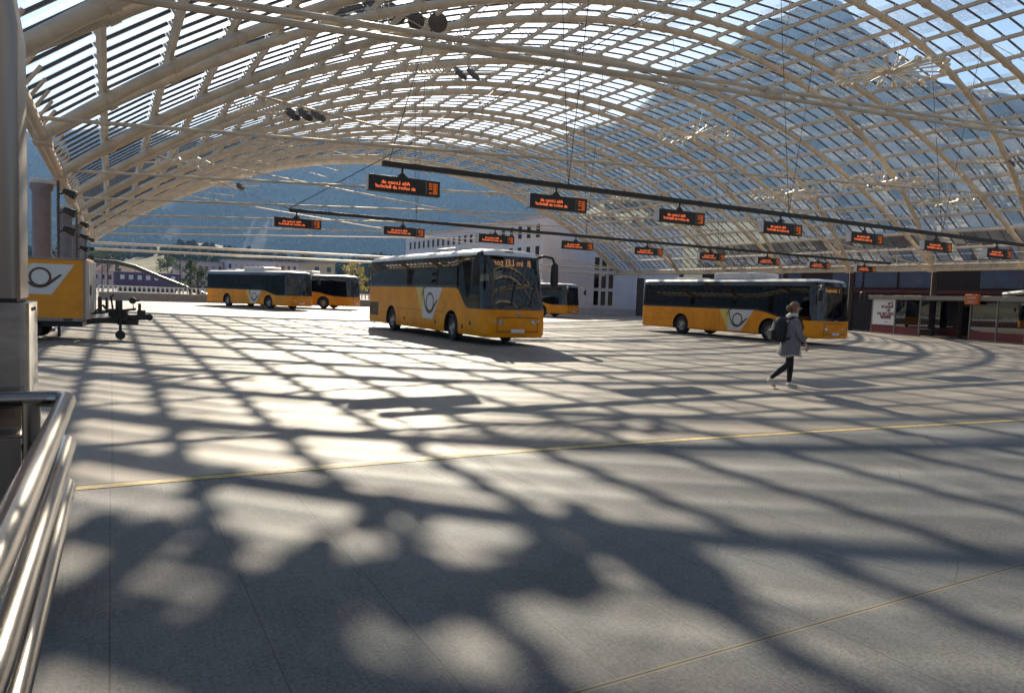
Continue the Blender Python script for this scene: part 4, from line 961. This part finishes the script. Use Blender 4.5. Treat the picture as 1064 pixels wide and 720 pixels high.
# ------------------------------------------------------------------ WHITE BUILDING BEYOND THE END
bx = 43.2; by = 70.5
t = thing('white_building', 'white clad block beyond the far arch, plain end wall and tall window slots', 'building', (bx, by, 0))
hgt = 10.9
mb = MB(); mb.box((10.5, 22, hgt / 2), (21, 44, hgt)); mb.build('wall', M['lilac_wall'], t)
mb = MB(); mb.box((10.5, 22, hgt + .12), (21.3, 44.3, .24)); mb.build('parapet', M['concrete_wall'], t)
cl = MB()
for k in range(1, 9): cl.box((10.5, -.004, 1.2 * k), (20.9, .008, .02))
for k in range(1, 7): cl.box((3.4 * k - .5, -.004, hgt / 2), (.02, .008, hgt - .1))
cl.build('cladding_joint', M['win_frame'], t)
wp = None
def bwin(x, y, z, w, h, rot, par):
    global wp
    if wp is None:
        mb = MB(); mb.box((0, 0, 0), (1, .06, 1)); wp = mb.build('window', M['win_dark'], par)
        mb = MB()
        for sx in (-.5, .5): mb.box((sx, -.03, 0), (.07, .08, 1.06))
        for sz in (-.5, .5): mb.box((0, -.03, sz), (1.06, .08, .05))
        mb.build('frame', M['decal_white'], wp); o = wp
    else: o = copy_tree(wp, par)
    o.location = (x, y, z); o.scale = (w, 1, h); o.rotation_euler = (0, 0, rot); return o
for k, px in enumerate((619.5, 627, 634.5)):
    X = at_y(px, 290, by).x - bx
    for j, (z, h) in enumerate(((1.9, 1.8), (4.0, 1.9), (6.0, 1.6))): bwin(X, -.01, z, .78, h, 0, t)
for k in range(5):            # tall slots on the flank near the corner
    for j, (z, h) in enumerate(((3.2, 2.4), (6.4, 2.6), (9.4, 1.6))): bwin(-.01, 1.2 + 2.1 * k, z, 1.0, h, -PI / 2, t)
for k in range(16):
    for j in range(3): bwin(-.01, 13.2 + 1.9 * k, 3.6 + 2.9 * j, 1.0, 1.2, -PI / 2, t)
t2 = thing('low_wall', 'low pale concrete wall along the foot of the white block', 'wall', (bx - 2, 68.2, 0))
mb = MB(); mb.box((11, 0, .35), (22, .3, .7)); mb.build('wall', M['concrete_wall'], t2)
for k in range(8):
    pass
t2 = thing('parapet_wall', 'low tan parapet with a white railing at the far end of the deck', 'wall', (-1, 77.4, 0))
mb = MB(); mb.box((18, 0, .35), (36, .35, .82)); mb.build('wall', M['fascia'], t2)
mb = MB(); mb.tube([(0, 0, 1.35), (36, 0, 1.35)], .04, 6)
for k in range(91): mb.box((.4 * k, 0, 1.05), (.16, .03, .5))
mb.build('railing', M['white'], t2)

# ------------------------------------------------------------------ TOWN
def house(label, name, px0, px1, ptop, Y, wallm, rows, cols, depth=14, roofm=None, z0=-.1):
    a, b = at_y(px0, ptop, Y), at_y(px1, ptop, Y); w = b.x - a.x; h = (a.z + b.z) / 2
    t = thing(name, label, 'building', ((a.x + b.x) / 2, Y, z0))
    mb = MB(); mb.box((0, depth / 2, h / 2), (w, depth, h)); mb.build('wall', wallm, t)
    if roofm:
        mb = MB(); mb.add([(-w / 2 - .4, -.4, h), (w / 2 + .4, -.4, h), (w / 2 + .4, depth + .4, h), (-w / 2 - .4, depth + .4, h), (-w / 2 - .4, depth / 2, h + 2.4), (w / 2 + .4, depth / 2, h + 2.4)], [(0, 1, 5, 4), (2, 3, 4, 5), (0, 4, 3), (1, 2, 5), (0, 3, 2, 1)]); mb.build('roof', roofm, t)
    else:
        mb = MB(); mb.box((0, depth / 2, h + .15), (w + .5, depth + .5, .3)); mb.build('roof', M['fascia'], t)
    for j in range(rows):
        for i in range(cols):
            bwin(-w / 2 + w * (i + .5) / cols, -.01, h - 1.7 - j * 2.8, min(1.3, w / cols * .5), 1.4, 0, t)
    return t
PINK = paint('pink_plaster', (.66, .46, .44), .8, var=.08, scale=.3); LIL = paint('lilac_plaster', (.60, .50, .55), .8, var=.08, scale=.3); TAN = paint('tan_plaster', (.66, .46, .28), .8, var=.08, scale=.3); TILE = paint('brown_tiles', (.20, .09, .06), .8, var=.2, scale=2)
house('pink apartment block behind the parapet and the end of the far bus', 'apartment_block', 183, 232, 272, 220, PINK, 3, 7)
house('lilac apartment block above the rear half of the far bus', 'apartment_block', 236, 283, 271, 214, LIL, 3, 8)
house('pink block above the front half of the far bus', 'apartment_block', 285, 321, 273, 226, PINK, 3, 6)
house('plain tan block above the half hidden bus', 'house', 323, 348, 273, 190, TAN, 1, 2)
house('small tan house with a tiled roof below the meadow', 'house', 128, 145, 284, 205, TAN, 1, 3, 10, TILE)
house('pale house with a tiled roof near the bridge', 'house', 96, 118, 281, 230, PINK, 2, 3, 10, TILE)
t = thing('railway_carriage', 'dark violet railway carriage under the arched bridge', 'train', (at_y(153, 292, 150).x, 150, -.1), R(4))
mb = MB(); mb.box((0, 0, 2.3), (11, 2.8, 3.0)); mb.build('body', paint('violet_carriage', (.10, .05, .12), .4), t, bevel=.2)
for k in range(7):
    mb = MB(); mb.box((-4.2 + 1.4 * k, -1.41, 2.8), (.7, .04, .8)); mb.build('window', M['decal_white'], t)
mb = MB(); mb.box((0, 0, .5), (9.5, 2.2, .7)); mb.build('bogie', M['black'], t)
t = thing('arched_bridge', 'dark shallow arched footbridge curving down beyond the parapet', 'bridge', (0, 130, 0))
pts = [V(x, 0, z) for x, z in ((-14, 4.2), (-9, 4.75), (-3, 4.9), (.7, 4.85), (3.4, 4.25), (6.8, 2.8), (10.4, 1.4), (12.6, .6), (14.5, -.1))]
mb = MB(); mb.tube(pts, .32, 8); mb.tube([p + V(0, 2.6, 0) for p in pts], .32, 8); mb.build('arch', M['cable'], t, smooth=50)
mb = MB()
for x, z in ((-9, 4.75), (-6, 4.85), (-3, 4.9), (.7, 4.85), (3.4, 4.25), (6.8, 2.8)):
    mb.tube([(x, 0, -.1), (x, 0, z)], .05, 6)
mb.build('post', M['cable'], t)
mb = MB(); mb.box((-1, 1.3, .9), (28, 2.4, .3)); mb.build('deck', M['fascia'], t)
for i, (px, Y, hh) in enumerate(((112, 100, 6.0), (106, 118, 5.0), (187, 110, 6.5))):
    t = thing('lamp_mast', ['dark lamp mast behind the trailer drawbar', 'shorter dark lamp mast close to the trailer end, farther off', 'thin lamp mast before the pink apartment block'][i], 'lamp post', (at_y(px, 300, Y).x, Y, -.1), 0, 'lamp masts beyond the parapet')
    mb = MB(); mb.tube([(0, 0, 0), (0, 0, hh)], [.09, .05], 8); mb.tube([(0, 0, hh), (.9, 0, hh + .15)], .04, 6); mb.build('mast', M['cable'], t)
    mb = MB(); mb.box((1.1, 0, hh + .12), (.6, .25, .12)); mb.build('lamp_head', M['cable'], t, bevel=.03)

# ------------------------------------------------------------------ TREES
def tree(label, px, Y, h, w, kind, trunk=.22, z0=-.1):
    X = at_y(px, 296, Y).x
    t = thing('tree', label, 'tree', (X, Y, z0), random.uniform(0, 6), 'trees beyond the deck')
    th = h * .42
    mb = MB(); mb.tube([(0, 0, 0), (.05, .02, th * .6), (0, .06, h * .85)], [trunk, trunk * .7, trunk * .15], 8)
    for k in range(6):
        a = 2.4 * k; zz = th * (.75 + .18 * k); mb.tube([(0, 0, zz), (w * .3 * math.cos(a), w * .3 * math.sin(a), zz + h * .16)], [trunk * .4, trunk * .1], 6)
    mb.build('trunk', M['bark'], t)
    mb = MB(); cl = []
    for k in range(26):
        a = random.uniform(0, 2 * PI); u = random.random(); rr = w * .5 * math.sqrt(random.random()) * (1 - .55 * max(0, u - .45) / .55)
        cl.append((V(rr * math.cos(a), rr * math.sin(a), h * (.30 + .66 * u)), random.uniform(.10, .19) * w))
    for c, r in cl:
        for _ in range(42):
            d = V(random.gauss(0, 1), random.gauss(0, 1), random.gauss(0, .8)).normalized() * r * random.random() ** .4; p = c + d
            s = random.uniform(.10, .22) * (h / 8); a = V(random.gauss(0, 1), random.gauss(0, 1), random.gauss(0, 1)).normalized(); b = a.cross(V(random.gauss(0, 1), random.gauss(0, 1), .3)).normalized()
            mb.quad(p - a * s, p + b * s * .7, p + a * s, p - b * s * .7)
    mb.build('crown', LEAF[kind], t)
tree('yellow autumn tree above the half hidden bus', 366, 150, 7.6, 6.4, 'yellow')
tree('dark round tree at the rear of the far bus', 205, 100, 4.2, 3.2, 'dark')
tree('small dark tree beside the arched bridge end', 198, 108, 5.4, 2.6, 'mid')
tree('blue green tree before the pink block', 174, 190, 8.4, 6.5, 'mid')
tree('tall dark tree behind the lamp masts', 118, 240, 12, 8, 'dark')
tree('dark tree above the pink block end', 243, 250, 14, 8, 'dark')
tree('dark tree between the lilac and tan blocks', 318, 250, 14.5, 8, 'dark')
tree('round dark tree behind the tan block', 338, 235, 13, 8, 'mid')
tree('dark tree peeking past the coach rear', 384, 200, 10.5, 7, 'dark')
tree('broad dark tree behind the high end of the arched bridge', 100, 260, 13, 9, 'mid')

# ------------------------------------------------------------------ HILLS AND MOUNTAINS
def hill_mat(name, c1, c2, c3, sc):
    m, nt, out = mat(name); L = nt.links.new
    b = N(nt, 'ShaderNodeBsdfPrincipled'); b.inputs['Roughness'].default_value = .95; b.inputs['Specular IOR Level'].default_value = .1
    tc = N(nt, 'ShaderNodeTexCoord'); O = tc.outputs['Object']
    a = N(nt, 'ShaderNodeTexNoise'); a.inputs['Scale'].default_value = sc; a.inputs['Detail'].default_value = 10; a.inputs['Roughness'].default_value = .65; L(O, a.inputs['Vector'])
    v = N(nt, 'ShaderNodeTexVoronoi'); v.inputs['Scale'].default_value = sc * 22; L(O, v.inputs['Vector'])
    r = N(nt, 'ShaderNodeValToRGB'); e = r.color_ramp.elements; e[0].position, e[0].color = .40, (*c1, 1); e[1].position, e[1].color = .72, (*c3, 1); k = e.new(.56); k.color = (*c2, 1)
    L(a.outputs[0], r.inputs[0]); mx = N(nt, 'ShaderNodeMix', data_type='RGBA', blend_type='MULTIPLY'); mx.inputs[0].default_value = .6; L(r.outputs[0], mx.inputs[6])
    vr = N(nt, 'ShaderNodeMapRange'); vr.inputs[2].default_value = .7; vr.inputs[3].default_value = 1.3; vr.inputs[4].default_value = .45; L(v.outputs[0], vr.inputs[0]); L(vr.outputs[0], mx.inputs[7]); L(mx.outputs[2], b.inputs['Base Color'])
    bp = N(nt, 'ShaderNodeBump'); bp.inputs['Strength'].default_value = .5; bp.inputs['Distance'].default_value = .25 / sc * .02; bp.invert = True; L(v.outputs[0], bp.inputs['Height']); L(bp.outputs[0], b.inputs['Normal'])
    L(b.outputs[0], out.inputs['Surface']); return m
def interp(tab, x):
    if x <= tab[0][0]: return tab[0][1]
    for (a, u), (b, v) in zip(tab, tab[1:]):
        if x <= b: return u + (v - u) * smooth01((x - a) / (b - a))
    return tab[-1][1]
def terrain_h(tab, r0, r1, az, t, amp, seed, power):
    hmax = math.tan(R(interp(tab, az))) * r1; r = r0 + (r1 - r0) * 1.35 * t; tt = min(1, t * 1.35)
    x, y = r * math.sin(R(az)), r * math.cos(R(az)); s = 3.2 / r1
    nz = noise.fractal(V(x * s + seed, y * s, seed), 1.0, 2.1, 6)
    rid = abs(noise.noise(V(az * .16 + seed, t * 1.2, 3 + seed)))
    h = hmax * (tt ** power) * (1 if t * 1.35 <= 1 else 1 - .55 * (t * 1.35 - 1) / .35)
    h *= 1 + amp * nz * (.35 + tt); h -= hmax * .16 * rid * tt * (1.05 - tt if tt < 1 else .05)
    return V(x, y, h - 2)
def terrain(name, tab, r0, r1, m, na=260, nr=46, amp=.12, seed=0, az0=-60, az1=112, power=1.15):
    mb = MB(); vs = []
    for i in range(na + 1):
        for j in range(nr + 1): vs.append(terrain_h(tab, r0, r1, az0 + (az1 - az0) * i / na, j / nr, amp, seed, power))
    w = nr + 1; fs = [(i * w + j, (i + 1) * w + j, (i + 1) * w + j + 1, i * w + j + 1) for i in range(na) for j in range(nr)]
    mb.add(vs, fs); o = mb.build(name, m, smooth=80); return tag(o, kind='structure')
MT = [(-60, 8), (-25, 8.5), (-8, 9), (2, 10.6), (12, 11.6), (28, 12.2), (36, 13.2), (42, 16.5), (48, 19.2), (52, 20.2), (54, 19), (59.5, 16.4), (64, 14.4), (74, 12), (112, 9)]
terrain('mountain', MT, 1450, 2600,
        hill_mat('forested_slope', (.012, .020, .016), (.040, .050, .034), (.22, .19, .14), .011), seed=3)
terrain('hill', [(-60, 1.0), (-10, 1.6), (0, 2.2), (6, 3.2), (14, 2.2), (20, 3.0), (27, 3.3), (31, 5.4), (38, 8.2), (46, 7.0), (60, 4), (112, 2)], 260, 720,
        hill_mat('meadow_slope', (.045, .06, .03), (.16, .145, .07), (.36, .29, .17), .010), nr=30, amp=.2, seed=11, power=1.0)
# woods on the lower slopes: nobody could count the trees
random.seed(21)
wm = MB()
for _ in range(2600):
    az = random.uniform(-14, 40); r = random.uniform(300, 640)
    if noise.noise(V(az * .22, r * .011, 1.0)) < -.05: continue
    el = interp([(-60, 1.0), (-10, 1.6), (0, 2.2), (6, 3.2), (14, 2.2), (20, 3.0), (27, 3.3), (31, 5.4), (38, 8.2)], az); z = math.tan(R(el)) * 720 * max(0, min(1, (r - 260) / 460)) - 2.5
    c = V(r * math.sin(R(az)), r * math.cos(R(az)), z); h = random.uniform(5, 10); n = 6; rad = h * random.uniform(.28, .45)
    prof = [(rad * .5, .1), (rad, .32), (rad * .9, .6), (rad * .5, .86), (0.02, 1.0)]; vs = []
    for q, (pr_, pz) in enumerate(prof):
        for k in range(n): a = 2 * PI * k / n + q * .5; f_ = random.uniform(.7, 1.25); vs.append(c + V(pr_ * f_ * math.cos(a), pr_ * f_ * math.sin(a), h * pz))
    fs = [(q * n + k, q * n + (k + 1) % n, (q + 1) * n + (k + 1) % n, (q + 1) * n + k) for q in range(4) for k in range(n)]; wm.add(vs, fs)
def clump(c, h, rad, n=5):
    prof = [(rad * .6, 0), (rad, .3), (rad * .85, .6), (rad * .4, .88), (0.02, 1.0)]; vs = []
    for q, (pr_, pz) in enumerate(prof):
        for k in range(n): a = 2 * PI * k / n + q * .5; f_ = random.uniform(.7, 1.3); vs.append(c + V(pr_ * f_ * math.cos(a), pr_ * f_ * math.sin(a), h * pz))
    wm.add(vs, [(q * n + k, q * n + (k + 1) % n, (q + 1) * n + (k + 1) % n, (q + 1) * n + k) for q in range(4) for k in range(n)])
for _ in range(5200):
    az = random.uniform(-6, 42); t_ = random.random() ** 1.3 * .62
    p = terrain_h(MT, 1450, 2600, az, t_, .12, 3, 1.15)
    if noise.noise(V(az * .35, t_ * 9, 5.0)) < -.12: continue
    clump(p - V(0, 0, 3), random.uniform(14, 30), random.uniform(7, 13))
tag(wm.build('forest', paint('conifer_green', (.032, .050, .034), .95, var=.4, scale=.02, spec=.05)), 'dark woodland on the lower slope beyond the town', 'forest', kind='stuff')

# ------------------------------------------------------------------ AIR
m, nt, out = mat('valley_haze'); pv = N(nt, 'ShaderNodeVolumePrincipled'); pv.inputs['Color'].default_value = (.25, .48, .87, 1); pv.inputs['Density'].default_value = 1.25e-4; pv.inputs['Anisotropy'].default_value = .2
nt.links.new(pv.outputs[0], out.inputs['Volume'])
mb = MB(); mb.box((0, 1200, 577), (9500, 9500, 1164)); hz = mb.build('haze', m); tag(hz, 'thin blue haze filling the valley', 'haze', kind='stuff')

# ------------------------------------------------------------------ LIGHT
w = bpy.data.worlds.new('World'); S.world = w; w.use_nodes = True; nt = w.node_tree
bg = nt.nodes['Background']; sk = nt.nodes.new('ShaderNodeTexSky'); sk.sky_type = 'NISHITA'; sk.sun_disc = False; sk.sun_elevation = SUN_EL; sk.sun_rotation = SUN_AZ
sk.altitude = 600; sk.air_density = 1.0; sk.dust_density = 1.8; sk.ozone_density = 1.0
nt.links.new(sk.outputs[0], bg.inputs['Color']); bg.inputs['Strength'].default_value = .05
sl = bpy.data.lights.new('sun', 'SUN'); sl.energy = 5.0; sl.angle = R(.55); sl.color = (1.0, .85, .66)
so = bpy.data.objects.new('sun', sl); COL.objects.link(so); so.rotation_euler = (-SD).to_track_quat('-Z', 'Y').to_euler(); so.location = (0, 0, 60)

cam = bpy.data.cameras.new('camera'); co = bpy.data.objects.new('camera', cam); COL.objects.link(co); S.camera = co
cam.sensor_width = 36; cam.lens = 745 / 1064 * 36; cam.clip_start = .05; cam.clip_end = 20000
rx = CR.normalized(); fz = CF.normalized(); uy = rx.cross(fz).normalized()
co.matrix_world = Matrix(((rx.x, uy.x, -fz.x, EYE.x), (rx.y, uy.y, -fz.y, EYE.y), (rx.z, uy.z, -fz.z, EYE.z), (0, 0, 0, 1)))
vs_ = S.view_settings; vs_.view_transform = 'Standard'; vs_.look = 'None'; vs_.exposure = 1.65; vs_.gamma = 1.0; vs_.use_curve_mapping = False
S.cycles.max_bounces = 8; S.cycles.transparent_max_bounces = 24; S.cycles.diffuse_bounces = 3; S.cycles.glossy_bounces = 4; S.cycles.volume_bounces = 0
S.cycles.sample_clamp_indirect = 6.0; S.cycles.use_denoising = True
S.cycles.caustics_reflective = False; S.cycles.caustics_refractive = False
